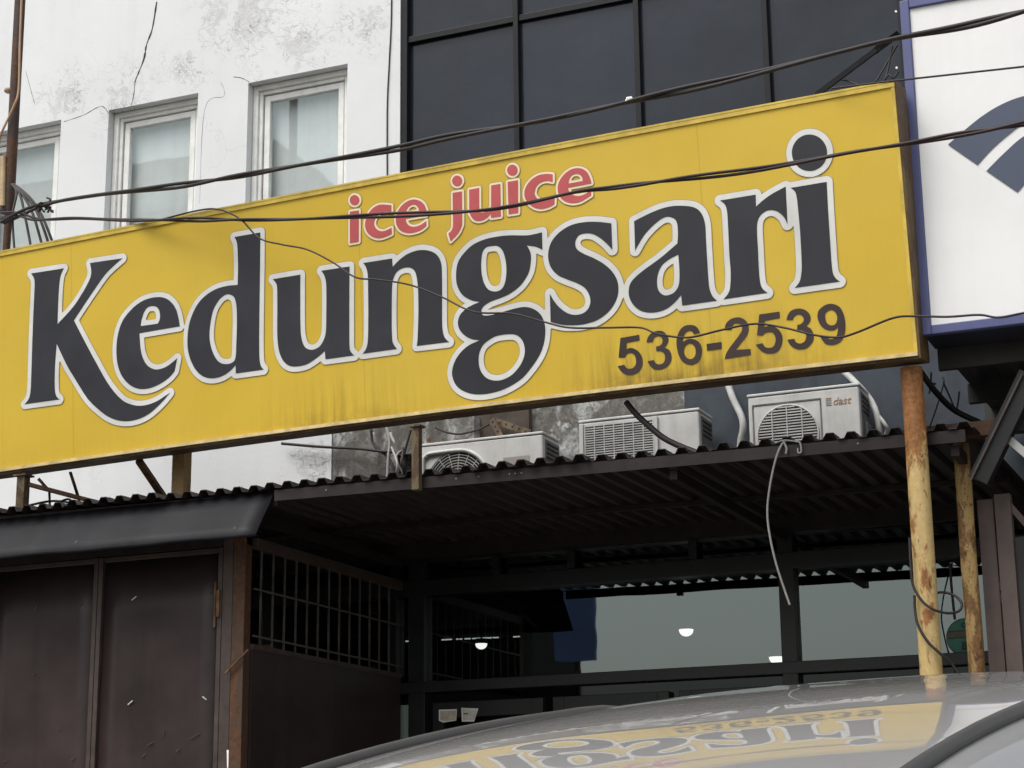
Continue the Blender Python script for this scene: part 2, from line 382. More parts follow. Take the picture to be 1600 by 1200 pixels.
MT['rubber'] = plain('black_rubber', (.02,.02,.02), .65, 0, .2, 9, .1)
MT['car_trim'] = plain('grey_trim', (.045,.043,.041), .45, 0, .2, 9, .05)
MT['alloy'] = plain('alloy_rim', (.42,.42,.43), .3, .8, .1, 5, .02)
MT['headlamp'] = plain('headlamp_lens', (.55,.57,.58), .1, 0, .05, 5, 0, .7)
MT['red_lamp'] = plain('red_lamp_lens', (.30,.015,.012), .15, 0, .05, 5, 0, .7)
MT['far_wall'] = plain('far_building_wall', (.30,.29,.26), .8, 0, .2, .7, .2, .3, .4)
MT['far_dark'] = plain('far_dark_building', (.045,.042,.038), .8, 0, .3, .7, .2)
MT['far_band'] = plain('far_pale_band', (.50,.47,.42), .8, 0, .15, .7, .1)
MT['far_glass'] = plain('far_window_glass', (.02,.024,.028), .12, 0, .1, 1, 0, .6)
MT['roof_tile'] = plain('clay_tile_roof', (.16,.07,.045), .8, 0, .3, 4, .3)
MT['far_blue'] = plain('blue_billboard', (.14,.19,.40), .5, 0, .1, 2, .02)
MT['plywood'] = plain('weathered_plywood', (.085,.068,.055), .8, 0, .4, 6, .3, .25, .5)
MT['crack'] = plain('crack_shadow', (.06,.055,.05), .9, 0, .2, 9, .1)

W = 13.4                       # plane of the facade
FL = 0.45                      # forecourt level at the shop
# ------------------------------------------------------------------ ground
g = MB(); g.add([(-400,-400,-.03), (400,-400,-.03), (400,400,-.03), (-400,400,-.03)], [(0,1,2,3)]); struct(g.build('ground', MT['earth']))
g = MB(); g.add([(-80,-8,0), (80,-8,0), (80,1.8,0), (-80,1.8,0)], [(0,1,2,3)]); struct(g.build('road', MT['asphalt']))
g = MB(); g.add([(-40,1.8,.02), (40,1.8,.02), (40,8.2,FL), (-40,8.2,FL), (40,W+6,FL), (-40,W+6,FL), (-40,1.8,-.03), (40,1.8,-.03)], [(0,1,2,3), (3,2,4,5), (6,7,1,0)])
struct(g.build('forecourt', MT['tile_floor']))
g = MB(); g.box(-60, 60, -10.5, -8, -.02, .14); struct(g.build('far_pavement', MT['tile_floor']))

# ------------------------------------------------------------------ white building
wb = thing('white_building', 'white rendered building with cracked, peeling paint and three framed windows', 'building', (-10, W, FL))
XB = -6.745                                  # joint between the two houses
WIN = [(-11.19, -10.24), (-9.715, -8.76), (-8.243, -7.252)]; WZ0, WZ1 = 6.62, 8.205
m = MB(); yb = W+.3
xs = [-16] + [v for a in WIN for v in a] + [XB]
for i in range(0, len(xs)-1, 2): m.box(xs[i], xs[i+1], W, yb, WZ0, WZ1)
m.box(-16, XB, W, yb, WZ1, 12.5); m.box(-16, -7.36, W, yb, 3.86, WZ0); m.box(-7.36, XB, W, yb, 5.4, WZ0)
m.box(-16, -11.02, W, yb, FL, 3.86)
m.build('wall', MT['white_wall'], wb)
MB().box(-16, XB, W+6, W+6.3, FL, 12.5).build('rear_wall', MT['inside'], wb)
MB().box(-16, XB, W+.3, W+6, 12.2, 12.5).build('roof_slab', MT['inside'], wb)
for (a, b) in WIN:
    fr = MB(); t1 = .055
    def ring(mb, x0, x1, z0, z1, t, y0, y1):
        mb.box(x0, x0+t, y0, y1, z0, z1); mb.box(x1-t, x1, y0, y1, z0, z1); mb.box(x0+t, x1-t, y0, y1, z1-t, z1); mb.box(x0+t, x1-t, y0, y1, z0, z0+t)
    ring(fr, a+.003, b-.003, WZ0+.003, WZ1-.003, .05, W+.085, W+.2); ring(fr, a+.053, b-.053, WZ0+.053, WZ1-.053, .035, W+.11, W+.2)
    f_ = fr.build('window', MT['wood_white'], wb, .006)
    sh = MB(); ring(sh, a+.10, b-.10, WZ0+.10, WZ1-.10, .055, W+.125, W+.18); sh.build('sash', MT['wood_white'], f_, .005)
    MB().add([(a+.15, W+.152, WZ0+.15), (b-.15, W+.152, WZ0+.15), (b-.15, W+.152, WZ1-.15), (a+.15, W+.152, WZ1-.15)], [(0,1,2,3)]).build('pane', MT['pane_glass'], f_)
    MB().box(a+.1, b-.1, W+.23, W+.235, WZ0+.1, WZ1-.1).build('blind', MT['blind'], f_)
# open cracks in the render
def wallcurve(pts, r, name, mat, par, Y=W, n=6):
    P = crom([at(x, y, Y) for x, y in pts], n)
    o = MB(); o.tube(P, [r*(.55+.9*R.random()) for _ in P], 6); return o.build(name, mat, par)
wallcurve([(245,3), (238,45), (229,70), (225,92), (213,122), (211,128)], .007, 'crack', MT['crack'], wb)
wallcurve([(211,128), (209,148), (205,165)], .003, 'crack', MT['crack'], wb)
wallcurve([(170,178), (158,166), (130,180), (100,190)], .0025, 'crack', MT['crack'], wb)
wallcurve([(389,128), (378,122), (365,120)], .003, 'crack', MT['crack'], wb)
wallcurve([(312,318), (320,170), (350,150), (345,128)], .0015, 'crack', MT['crack'], wb)
wallcurve([(40,110), (48,140), (55,165)], .002, 'crack', MT['crack'], wb)
# torn plaster bed below the sign, next to the joint
m = MB(); m.box(-7.355, XB-.004, W+.012, yb, 3.86, 5.395); m.build('bare_plaster', MT['concrete'], wb)

# ------------------------------------------------------------------ glazed building
gb = thing('glazed_building', 'dark glazed building with charcoal panes over a grimy lower wall', 'building', (-4, W, FL))
XR = 4.2
MX = [XB+.03, -5.68, -4.62, -3.555, -2.49, -1.43, -.37, .69, 1.75, 2.81, 3.87]
MB().box(XB+.002, XR, W+.02, W+.3, 5.9, 6.42).build('spandrel', MT['slate'], gb)
for i in range(len(MX)-1):
    for z0, z1 in ((6.44, 8.33), (8.33, 10.2), (10.2, 12.1)):
        tilt = R.uniform(-.004, .004)
        p = MB(); p.add([(MX[i]+.02, W+.07+tilt, z0+.02), (MX[i+1]-.02, W+.07-tilt, z0+.02), (MX[i+1]-.02, W+.07-tilt*.3, z1-.02), (MX[i]+.02, W+.07+tilt*1.5, z1-.02)], [(0,1,2,3)])
        p.build('pane', MT['dark_glass'], gb)
for i, x in enumerate(MX):
    wdt = .045 if i else .06
    mu = MB(); mu.box(x-wdt/2, x+wdt/2, W+.012, W+.12, 6.42, 12.1); mu.build('mullion', MT['frame_dark'], gb, .004)
    if i < len(MX)-1:
        for z in (8.33, 10.2):
            MB().box(x+.024, MX[i+1]-.024, W+.03, W+.12, z-.028, z+.028).build('transom', MT['frame_dark'], gb, .004)
MB().box(XB+.002, XR, W+.12, W+.3, 6.43, 12.5).build('backing', MT['inside'], gb)
MB().box(XB+.002, -4.32, W+.012, W+.3, 3.86, 5.895).build('lower_wall', MT['concrete'], gb, label='grimy concrete wall with flaking paint')
MB().box(-4.318, XR, W+.004, W+.3, 3.86, 5.898).build('lower_wall', MT['slate'], gb, label='slate grey painted wall')

# ------------------------------------------------------------------ shop front
sf = thing('shopfront', 'black framed shop front with reflecting glass under the brown canopy', 'shop front', (-4.5, W, FL))
SX = [-10.6, -9.2, -7.9, -6.76, -6.62, -6.50, -3.64, -3.52, -1.3]      # uprights
def framebar(x0, x1, z0, z1, y0=W-.04, y1=W+.1, nm='frame_bar'): MB().box(x0, x1, y0, y1, z0, z1).build(nm, MT['black_metal'], sf, .004)
framebar(-11, 2.5, 3.80, 3.855); framebar(-11, 2.5, 3.535, 3.655, W-.06, W+.12); framebar(-11, 2.5, 2.78, 2.865, W-.06, W+.12)
framebar(-11, 2.5, FL, FL+.12)
POST = [(-9.25,-9.15), (-7.95,-7.85), (-6.79,-6.73), (-6.625,-6.485), (-3.635,-3.52), (-1.36,-1.25), (.7,.8), (2.4,2.5)]
for a, b in POST: MB().box(a, b, W-.052, W+.11, FL+.12, 3.80).build('upright', MT['black_metal'], sf, .004)
ends = [-11] + [v for p in POST for v in p] + [2.5]
for i in range(0, len(ends)-2, 2):
    x0, x1 = ends[i]+.002, ends[i+1]-.002
    if x1-x0 < .03: continue
    for z0, z1 in ((3.657, 3.798), (2.867, 3.533)):
        MB().add([(x0, W+.02, z0), (x1, W+.02, z0), (x1, W+.02, z1), (x0, W+.02, z1)], [(0,1,2,3)]).build('pane', MT['shop_glass'], sf)
    if abs(x0+6.729) < .01:
        MB().box(x0, x1, W+.02, W+.03, FL+.125, 2.70).build('pane', MT['pale_green'], sf, label='narrow frosted pale green pane')
    else:
        MB().add([(x0, W+.02, FL+.125), (x1, W+.02, FL+.125), (x1, W+.02, 2.778), (x0, W+.02, 2.778)], [(0,1,2,3)]).build('pane', MT['door_glass'], sf)
for px in (897, 1087, 780):                      # short brackets between the upper bars
    p = at(px, 880, W); MB().box(p.x-.03, p.x+.03, W-.07, W-.03, 3.66, 3.797).build('bracket', MT['black_metal'], sf)
# doors: black frames inside the bay, below the rail
for x0, x1 in ((-6.42, -5.5), (-5.42, -4.5), (-4.42, -3.7)):
    d = MB()
    for a, b, z0, z1 in ((x0, x0+.09, FL+.14, 2.70), (x1-.09, x1, FL+.14, 2.70), (x0+.09, x1-.09, 2.58, 2.70), (x0+.09, x1-.09, FL+.14, FL+.3)): d.box(a, b, W-.045, W+.015, z0, z1)
    dd = d.build('door', MT['black_metal'], sf, .004)
    MB().tube([(x1-.045, W-.09, 1.2), (x1-.045, W-.09, 1.6)], .014, 8).build('handle', MT['ac_grey'], dd)
# room behind the glass
room = thing('shop_interior', 'dark shop room seen through the front glass', 'room', (-4.5, W+3, FL))
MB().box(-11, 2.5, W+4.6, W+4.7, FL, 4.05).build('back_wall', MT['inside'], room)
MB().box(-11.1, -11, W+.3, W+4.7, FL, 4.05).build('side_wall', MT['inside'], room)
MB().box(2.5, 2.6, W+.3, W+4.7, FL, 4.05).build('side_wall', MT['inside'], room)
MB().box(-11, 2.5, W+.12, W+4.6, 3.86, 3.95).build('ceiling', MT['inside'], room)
def shop_lamp(px, py, Y, label):
    p = at(px, py, Y); o = thing('ceiling_lamp', label, 'lamp', p, 'lit lamps inside the shop')
    b = MB(); n = 14; rows = []
    for i in range(6):
        a = i/5*math.pi/2; rows.append([Vector((p.x+math.cos(2*math.pi*k/n)*.06*math.cos(a), p.y+math.sin(2*math.pi*k/n)*.06*math.cos(a), p.z-.055*math.sin(a)-.0)) for k in range(n+1)])
    b.grid(rows); b.build('diffuser', MT['lamp'], o)
    MB().tube([(p.x, p.y, p.z+.001), (p.x, p.y, p.z+.05)], .062, 14).build('housing', MT['lamp_case'], o)
    MB().tube([(p.x, p.y, p.z+.05), (p.x, p.y, 3.862)], .006, 6).build('stem', MT['black_metal'], o)
shop_lamp(1072, 984, W+1.5, 'lit white bowl lamp in the middle of the wide shop window')
shop_lamp(1213, 1027, W+1.5, 'lit white bowl lamp low beside the shop window upright')
shop_lamp(752, 1006, W+4.0, 'small lit lamp in the dark left part of the shop window')
ls = thing('light_strip', 'row of thin white tube lights in the dark left shop window', 'lamp', at(730, 998, W+4.2))
for xa, xb in ((612,617), (620,643), (690,706), (713,716), (718,722), (726,735), (738,752), (754,768), (770,779), (802,812)):
    yb_ = 1003-(xa-612)*.042; a, b = at(xa, yb_, W+4.2), at(xb, yb_-.042*(xb-xa), W+4.2); MB().tube([a, b], .007, 6).build('tube', MT['lamp_dim'], ls)
a, b = at(608, 1000, W+4.25), at(815, 991, W+4.25); MB().bar(a, b, .03, .05).build('batten', MT['inside'], ls)
for px in (640, 780): q = at(px, 998, W+4.25); MB().tube([q, Vector((q.x, q.y, 3.862))], .006, 6).build('hanger', MT['black_metal'], ls)
# papers and sticker on the glass
def flat(name, pts, Y, th, mat, label=None, cat=None, par=None):
    o = MB(); P = [at(x, y, Y) for x, y in pts]; o.prism(P, (0, -th, 0)); o = o.build(name, mat, par)
    if label and cat: tag(o, label, cat)
    return o
nb = thing('paper_notice', 'yellowed paper notice taped to the dark shop door, left one', 'notice', at(700, 1128, W-.05))
flat('sheet', [(686,1109), (714,1108), (713,1126), (693,1129), (686,1126)], W-.048, .004, MT['tape'], par=nb)
flat('print', [(688,1111), (712.5,1110.5), (712,1125), (694,1127), (688,1125)], W-.053, .002, MT['paper'], par=nb)
nb = thing('paper_notice', 'white torn-edged paper notice taped to the dark shop door, right one', 'notice', at(735, 1126, W-.05))
flat('sheet', [(721,1106), (747.5,1107), (743,1121), (741,1127.5), (722,1127.5)], W-.048, .004, MT['tape'], par=nb)
flat('print', [(723,1108), (745,1109), (741,1125), (724,1125.5)], W-.053, .002, MT['paper_white'], par=nb)
flat('mark', [(724.5,1114.5), (731,1114.3), (731,1116), (724.5,1116.3)], W-.056, .001, MT['black_metal'], par=nb)
stk = thing('round_sticker', 'green round sticker with brown band on the right shop window', 'sticker', at(1505, 1024, W))
def oval(cx, cy, rx, ry, n=36): return [(cx+rx*math.cos(2*math.pi*k/n), cy+ry*math.sin(2*math.pi*k/n)) for k in range(n)]
flat('rim', oval(1507, 995.5, 28.5, 29.5), W+.016, .002, MT['green_dark'], par=stk)
flat('disc', oval(1507, 995.5, 27, 28), W+.012, .002, MT['green'], par=stk)
flat('band', [(1480.5,986.5), (1533,983), (1533,995), (1480.5,998.5)], W+.008, .002, MT['green_dark'], par=stk)
flat('band_print', [(1480.7,987.8), (1533,984.3), (1533,993.7), (1480.7,997.2)], W+.004, .002, MT['sticker_band'], par=stk)

def text(name, s, size, mat, par, mtx, offset=0, shear=0, ext=.001):
    cu = bpy.data.curves.new(name, 'FONT'); cu.body = s; cu.size = size; cu.offset = offset; cu.shear = shear; cu.extrude = ext; cu.resolution_u = 4
    cu.align_x = 'LEFT'
    tmp = bpy.data.objects.new(name+'_t', cu); COL.objects.link(tmp)
    dg = bpy.context.evaluated_depsgraph_get(); me = bpy.data.meshes.new_from_object(tmp.evaluated_get(dg))
    bpy.data.objects.remove(tmp); me.materials.clear(); me.transform(mtx)
    return mk(name, me, mat, par)
def face_m(p, w=None):      # text lying on a plane facing the street (-Y)
    return Matrix.Translation(p) @ Matrix(((1,0,0,0), (0,0,-1,0), (0,1,0,0), (0,0,0,1)))
text('letter', 'B', .075, MT['green_dark'], stk, face_m(at(1503, 1015, W+.004)), .003)
text('letter', 'O', .045, MT['green_dark'], stk, face_m(at(1502, 980.5, W+.004)), .002)

# ------------------------------------------------------------------ canopy over the shop
CY0, CY1 = 10.80, W-.02
def canz(y): return 3.905 + (y-CY0)*.012      # almost level
cp = thing('canopy', 'brown corrugated sheet canopy over the shop front', 'canopy', (-5, 12, 3.9))
pitch, hgt = .131, .036
def corr_sheet(x0, n, y0, y1, zf, mat, par, name='roof_sheet', th=.004, h=hgt, p=pitch):
    prof = []
    for k in range(n):
        b = x0+k*p
        prof += [(b, 0), (b+.30*p, 0), (b+.46*p, h), (b+.80*p, h), (b+.96*p, 0)]
    prof.append((x0+n*p+.01, 0))
    rows = [[Vector((x, y, zf(y)+z)) for x, z in prof] for y in (y0, y1)]
    low = [[v - Vector((0,0,th)) for v in r] for r in rows]
    mb = MB(); mb.grid(rows, False, True); mb.grid(low, False)
    nP = len(prof)
    for r0, r1 in ((rows[0], low[0]), (low[1], rows[1])): mb.grid([r0, r1], False)
    return mb.build(name, mat, par)
x = -10.4; k = 0
while x < -2.0:
    dz = .004*(k % 2) + R.uniform(-.002, .002); yj = R.uniform(-.03, .02)
    corr_sheet(x, 6, CY0-.02+yj, CY1, lambda y, dz=dz: canz(y)+dz, MT['canopy'], cp); x += 6*pitch; k += 1
XE = -1.80
MB().box(-6.36, XE, CY0, CY0+.006, 3.822, 3.895).box(-6.36, XE, CY0+.006, CY0+.05, 3.889, 3.895).build('front_angle', MT['lip'], cp)
MB().box(-10.4, -6.365, CY0+.05, CY0+.056, 3.80, 3.895).build('front_angle', MT['lip'], cp)
for y in (12.35,): MB().box(-10.4, XE, y, y+.04, canz(y)-.045, canz(y)-.008).build('purlin', MT['lip'], cp, .003)
for xr in (-9.6, -8.2, -6.74, -3.61, -1.9): MB().box(xr, xr+.05, CY0+.06, CY1, 3.755, 3.82).build('rafter', MT['lip'], cp, .003)
MB().box(-10.4, XE, CY1-.05, CY1+.015, 3.822, 3.99).build('wall_plate', MT['lip'], cp)
for px in (510, 640+448/6.15, 640+665/6.15, 640+960/6.15, 640+1015/6.15, 640+1075/6.15, 1340):   # rivets along the front angle
    p = at(px, 745-(px-640)*.083-2, CY0); MB().tube([(p.x, CY0-.004, 3.865), (p.x, CY0+.002, 3.865)], .006, 8).build('rivet', MT['ac_grey'], cp)

for ch in cp.children:                        # the canopy drops a little to the right
    ch.data.transform(Matrix(((1,0,0,0), (0,1,0,0), (-.011,0,1,-.011*5.25), (0,0,0,1))))

# folded sheet awning over the metal doors
aw = thing('sheet_awning', 'dark grey folded sheet metal awning above the brown metal doors', 'awning', (-8, 10.7, 3.6))
A1 = at(430, 770, 10.86); A0 = at(400, 838, 10.60); 
rows = []
nseg = 28
for i in range(nseg+1):
    t = i/nseg
    xt = -11 + (A1.x+11)*t; xb = -11+(A0.x+11)*t
    wob = .008*math.sin(t*23)+.006*math.sin(t*51+1)
    rows.append([Vector((xt, 11.0, 3.955)), Vector((xt, 10.862, 3.925)), Vector((xt*.66+xb*.34, 10.775+wob*.5, 3.81)), Vector((xb*.8+xt*.2, 10.65+wob, 3.655)), Vector((xb, 10.60+wob, 3.585+wob*.6)), Vector((xb, 10.605+wob, 3.572+wob*.6)), Vector((xb, 10.64+wob, 3.572+wob*.6))])
m = MB(); m.grid(rows, True); a_ = m.build('sheet', MT['awning'], aw)
so = a_.modifiers.new('thick', 'SOLIDIFY'); so.thickness = .004; so.offset = -1
for px, py in ((368, 826), (120, 848)):
    p = at(px, py, 10.645); MB().tube([(p.x, p.y-.012, p.z), (p.x, p.y+.004, p.z+.003)], .011, 10).build('bolt', MT['ac_grey'], aw)
MB().bar((-10.9, 10.66, 3.60), (-6.42, 10.66, 3.60), .03, .03).build('bottom_rail', MT['lip'], aw)
for x in (-10.8, -9.4, -8.0, -6.7): MB().bar((x, 10.66, 3.61), (x, 11.03, 3.70), .025, .025).build('bracket', MT['lip'], aw)

# ------------------------------------------------------------------ metal folding doors
DY = 11.05
def door_panel(x0, x1, label, zt):
    o = thing('metal_door', label, 'door', ((x0+x1)/2, DY, FL), 'brown sheet metal doors under the awning')
    rows = []
    for i in range(9):
        z = FL+.02+(zt-FL-.05)*i/8
        rows.append([Vector((x0+.03+(x1-x0-.06)*j/6, DY+.004*math.sin(i*1.3+j*.9+x0), z)) for j in range(7)])
    s_ = MB().grid(rows, True).build('sheet', MT['door_metal'], o)
    so = s_.modifiers.new('t', 'SOLIDIFY'); so.thickness = .006
    for a, b in ((x0, x0+.035), (x1-.035, x1)): MB().box(a, b, DY-.028, DY+.03, FL+.01, zt).build('stile', MT['door_frame'], o, .004)
    MB().box(x0+.035, x1-.035, DY-.012, DY+.03, zt-.035, zt).build('rail', MT['door_frame'], o, .004)
    MB().box(x0+.035, x1-.035, DY-.012, DY+.03, FL+.01, FL+.05).build('rail', MT['door_frame'], o, .004)
    return o
dz_ = 3.60
d0 = door_panel(-10.80, -8.84, 'outermost brown sheet metal door, beyond the left picture edge', dz_)
d1 = door_panel(-8.835, -7.905, 'dark brown sheet metal door left of the seam, with few scratches', dz_)
d2 = door_panel(-7.90, -6.885, 'dark brown sheet metal door with latch beside the window grille', dz_)
def slot(px, py, l, ang, o, r=.006, mat=MT['ac_wire']):                 # small bright slots punched or scraped in the sheet
    p = at(px, py, DY-.004); dx = l*math.cos(ang)/2; dz = l*math.sin(ang)/2
    MB().bar((p.x-dx, DY-.008, p.z-dz), (p.x+dx, DY-.008, p.z+dz), .004, r).build('scrape', mat, o)
for px, py, l, a in ((210,935,.045,.6), (204,1098,.045,.6), (320,1091,.040,-.6)): slot(px, py, l, a, d2, .008)
for px, py, l, a in ((57,950,.03,.8), (128,943,.03,.8), (53,1053,.02,.3), (92,1138,.02,-1), (115,1185,.04,.6), (8,1190,.02,.2)): slot(px, py, l, a, d1, .005, MT['grille'])
for px, py, l, a in ((235,1162,.05,.4), (305,1150,.09,.45), (278,1172,.03,.7), (256,1145,.04,1.4), (225,1180,.03,.6), (330,925,.02,.8)): slot(px, py, l, a, d2, .004, MT['grille'])
# latch
MB().box(-6.915, -6.892, DY-.05, DY-.028, 3.12, 3.30).tube([(-6.93, DY-.04, 3.36), (-6.93, DY-.04, 3.05)], .008, 6).build('latch', MT['strut'], d2)
MB().bar(at(352, 1052, DY-.06), at(388, 1015, DY-.06), .012, .014).build('latch_rod', MT['strut'], d2)
flat('label_strip', [(354.5,1172), (364,1171), (364,1200), (355,1200)], DY-.03, .002, MT['tape'], par=d2)
# posts between the doors and the grille
ps = thing('door_post', 'grey-brown square steel post at the corner beside the door latch', 'post', (-6.85, DY, FL))
MB().box(-6.88, -6.80, DY-.03, DY+.05, FL, 3.66).build('shaft', MT['door_frame'], ps, .004)
MB().box(-6.795, -6.70, DY-.036, DY+.05, FL, 3.70).build('flange', MT['rust_frame'], ps, .004)
hd = MB(); hd.box(-10.8, -6.70, DY-.02, DY+.05, 3.605, 3.66); tag(hd.build('door_header', MT['lip']), 'dark steel header rail between the awning and the metal doors', 'rail')
# grille wing running back to the shop
GX = -6.697
gr = thing('grille_wing', 'steel side wing with barred window over a dark sheet, left of the shop', 'grille', (GX, 12.2, FL))
MB().box(GX-.01, GX+.01, DY+.06, W-.06, FL, 2.90).build('sheet', MT['door_metal'], gr)
MB().box(GX-.03, GX+.03, DY+.06, W-.06, 3.59, 3.66).build('top_rail', MT['door_frame'], gr, .004)
for z in (3.31, 2.99): MB().bar((GX+.012, DY+.06, z), (GX+.012, W-.06, z), .012, .012).build('cross_bar', MT['grille'], gr)
MB().box(GX-.016, GX+.016, DY+.06, W-.06, 2.90, 2.935).build('sill_rail', MT['door_frame'], gr)
ny = 13
for i in range(ny):
    y = DY+.17+(W-.25-DY-.17)*i/(ny-1); MB().bar((GX, y, 2.935), (GX, y, 3.59), .012, .012, (0,1,0)).build('bar', MT['grille'], gr)
# things in the dark lobby behind the grille
bd = MB(); bd.box(-9.4, -7.4, 12.55, 12.6, FL, 3.12); tag(bd.build('wooden_board', MT['red_board']), 'red-brown board standing behind the window grille', 'board')
lt = thing('lattice_screen', 'pale lattice screen glimpsed behind the first grille bars', 'screen', (-8.2, 12.2, FL))
for k in range(8): MB().box(-8.75+k*.09, -8.71+k*.09, 12.20, 12.22, FL, 3.16).build('slat', MT['halo'], lt)
for z in (2.85, 3.0, 3.1): MB().box(-8.76, -8.03, 12.222, 12.235, z, z+.03).build('slat', MT['halo'], lt)

# ------------------------------------------------------------------ the yellow sign
def nvec(v): return v.normalized()
TL, TR, BL, BR = (0,394), (1397.5,127), (0,737), (1435,555)
def pl(a, b): return nvec(ray(*a).cross(ray(*b)))
hdir = nvec(pl(TL, TR).cross(pl(BL, BR))); hdir = hdir if hdir.x > 0 else -hdir
vdir = nvec(pl(TR, BR).cross(hdir)); vdir = vdir if vdir.z > 0 else -vdir
ndir = nvec(hdir.cross(vdir)); vdir = ndir.cross(hdir)
P0 = at(BR[0], BR[1], 10.58)
SM = Matrix((hdir, vdir, ndir)).transposed().to_4x4(); SM.translation = P0
sign = thing('shop_sign', 'large yellow shop sign reading ice juice Kedungsari 536-2539', 'sign', P0)
sign.matrix_basis = SM
def loc(px, py):
    v = ray(px, py); t = (P0-CAM).dot(ndir)/v.dot(ndir); q = CAM+v*t-P0
    return (q.dot(hdir), q.dot(vdir))
def skid(o): o.matrix_parent_inverse = Matrix(); return o     # children given in the sign's own frame
def sbuild(mb, name, mat, par=None, **k): return skid(mb.build(name, mat, par or sign, **k)) if par is None else mb.build(name, mat, par, **k)
tp = [loc(x, y) for x, y in ((0,394), (640,269.5), (1397.5,127))]; bt = [loc(x, y) for x, y in ((0,737), (560,660), (1435,555))]
ct = np.polyfit([p[0] for p in tp], [p[1] for p in tp], 2); cb = np.polyfit([p[0] for p in bt], [p[1] for p in bt], 2)
ytop = lambda x: float(np.polyval(ct, max(x, -6.9))); ybot = lambda x: float(np.polyval(cb, max(x, -6.9)))
SL = -7.15; NS = 24; SX_ = [SL + (0-SL)*i/NS for i in range(NS+1)]
def strip(a0, a1, z0, z1, name, mat, x0=SL, x1=0):
    """rail following the slightly bowed sign: a0, a1 give y at x"""
    X = [x0+(x1-x0)*i/NS for i in range(NS+1)]; m = MB()
    A = [Vector((x, a0(x), z0)) for x in X]; B = [Vector((x, a1(x), z0)) for x in X]; C = [Vector((x, a1(x), z1)) for x in X]; D = [Vector((x, a0(x), z1)) for x in X]
    for p, q in ((A, B), (B, C), (C, D), (D, A)): m.grid([p, q], False, True)
    for i in (0, -1): m.add([A[i], B[i], C[i], D[i]], [(0,1,2,3)])
    return sbuild(m, name, mat)
strip(lambda x: ybot(x)+.012, lambda x: ytop(x)-.012, -.012, 0, 'panel', MT['yellow'])
strip(lambda x: ybot(x), lambda x: ytop(x), -.20, -.014, 'box', MT['sign_box'])
strip(lambda x: ytop(x)-.006, lambda x: ytop(x)+.006, -.2, .012, 'top_rail', MT['sign_rail'])
strip(lambda x: ytop(x)-.034, lambda x: ytop(x)-.0065, .001, .010, 'top_rail', MT['sign_rail'])
strip(lambda x: ybot(x)-.004, lambda x: ybot(x)+.018, .001, .022, 'bottom_lip', MT['sign_lip'])
strip(lambda x: ybot(x)-.02, lambda x: ybot(x)-.0045, -.204, .004, 'bottom_rail', MT['sign_box'])
m = MB(); m.box(.001, .014, ybot(0)-.018, ytop(0)+.004, -.205, .004); sbuild(m, 'side_rail', MT['sign_box'])
m = MB(); m.box(-.022, -.001, ybot(0)+.02, ytop(0)-.036, .001, .008); sbuild(m, 'edge_trim', MT['sign_rail'])

# ---- lettering, traced as outlines in the sign plane
def parse(ox, oy, s, txt):
    """'x,y' smooth point, 'x,y!' corner; returns polyline in the sign plane"""
    pts = []; 
    for w_ in txt.split():
        c = w_.endswith('!'); a, b = w_.rstrip('!').split(','); q = loc(ox+float(a)/s, oy+float(b)/s); pts.append((Vector((q[0], q[1], 0)), c))
    n = len(pts); cor = [i for i in range(n) if pts[i][1]]
    if not cor: return [(p.x, p.y) for p in crom([p for p, _ in pts], 6, True)]
    out = []
    for a, i in enumerate(cor):
        j = cor[(a+1) % len(cor)]; run = [pts[i][0]]; k = (i+1) % n
        while k != j: run.append(pts[k][0]); k = (k+1) % n
        run.append(pts[j][0])
        cr = crom(run, 6)[:-1] if len(run) > 2 else [run[0]]
        out += [(p.x, p.y) for p in cr]
    return out
def ell(cx, cy, rx, ry, n=14): return ' '.join('%.1f,%.1f' % (cx+rx*math.cos(2*math.pi*k/n), cy+ry*math.sin(2*math.pi*k/n)) for k in range(n))
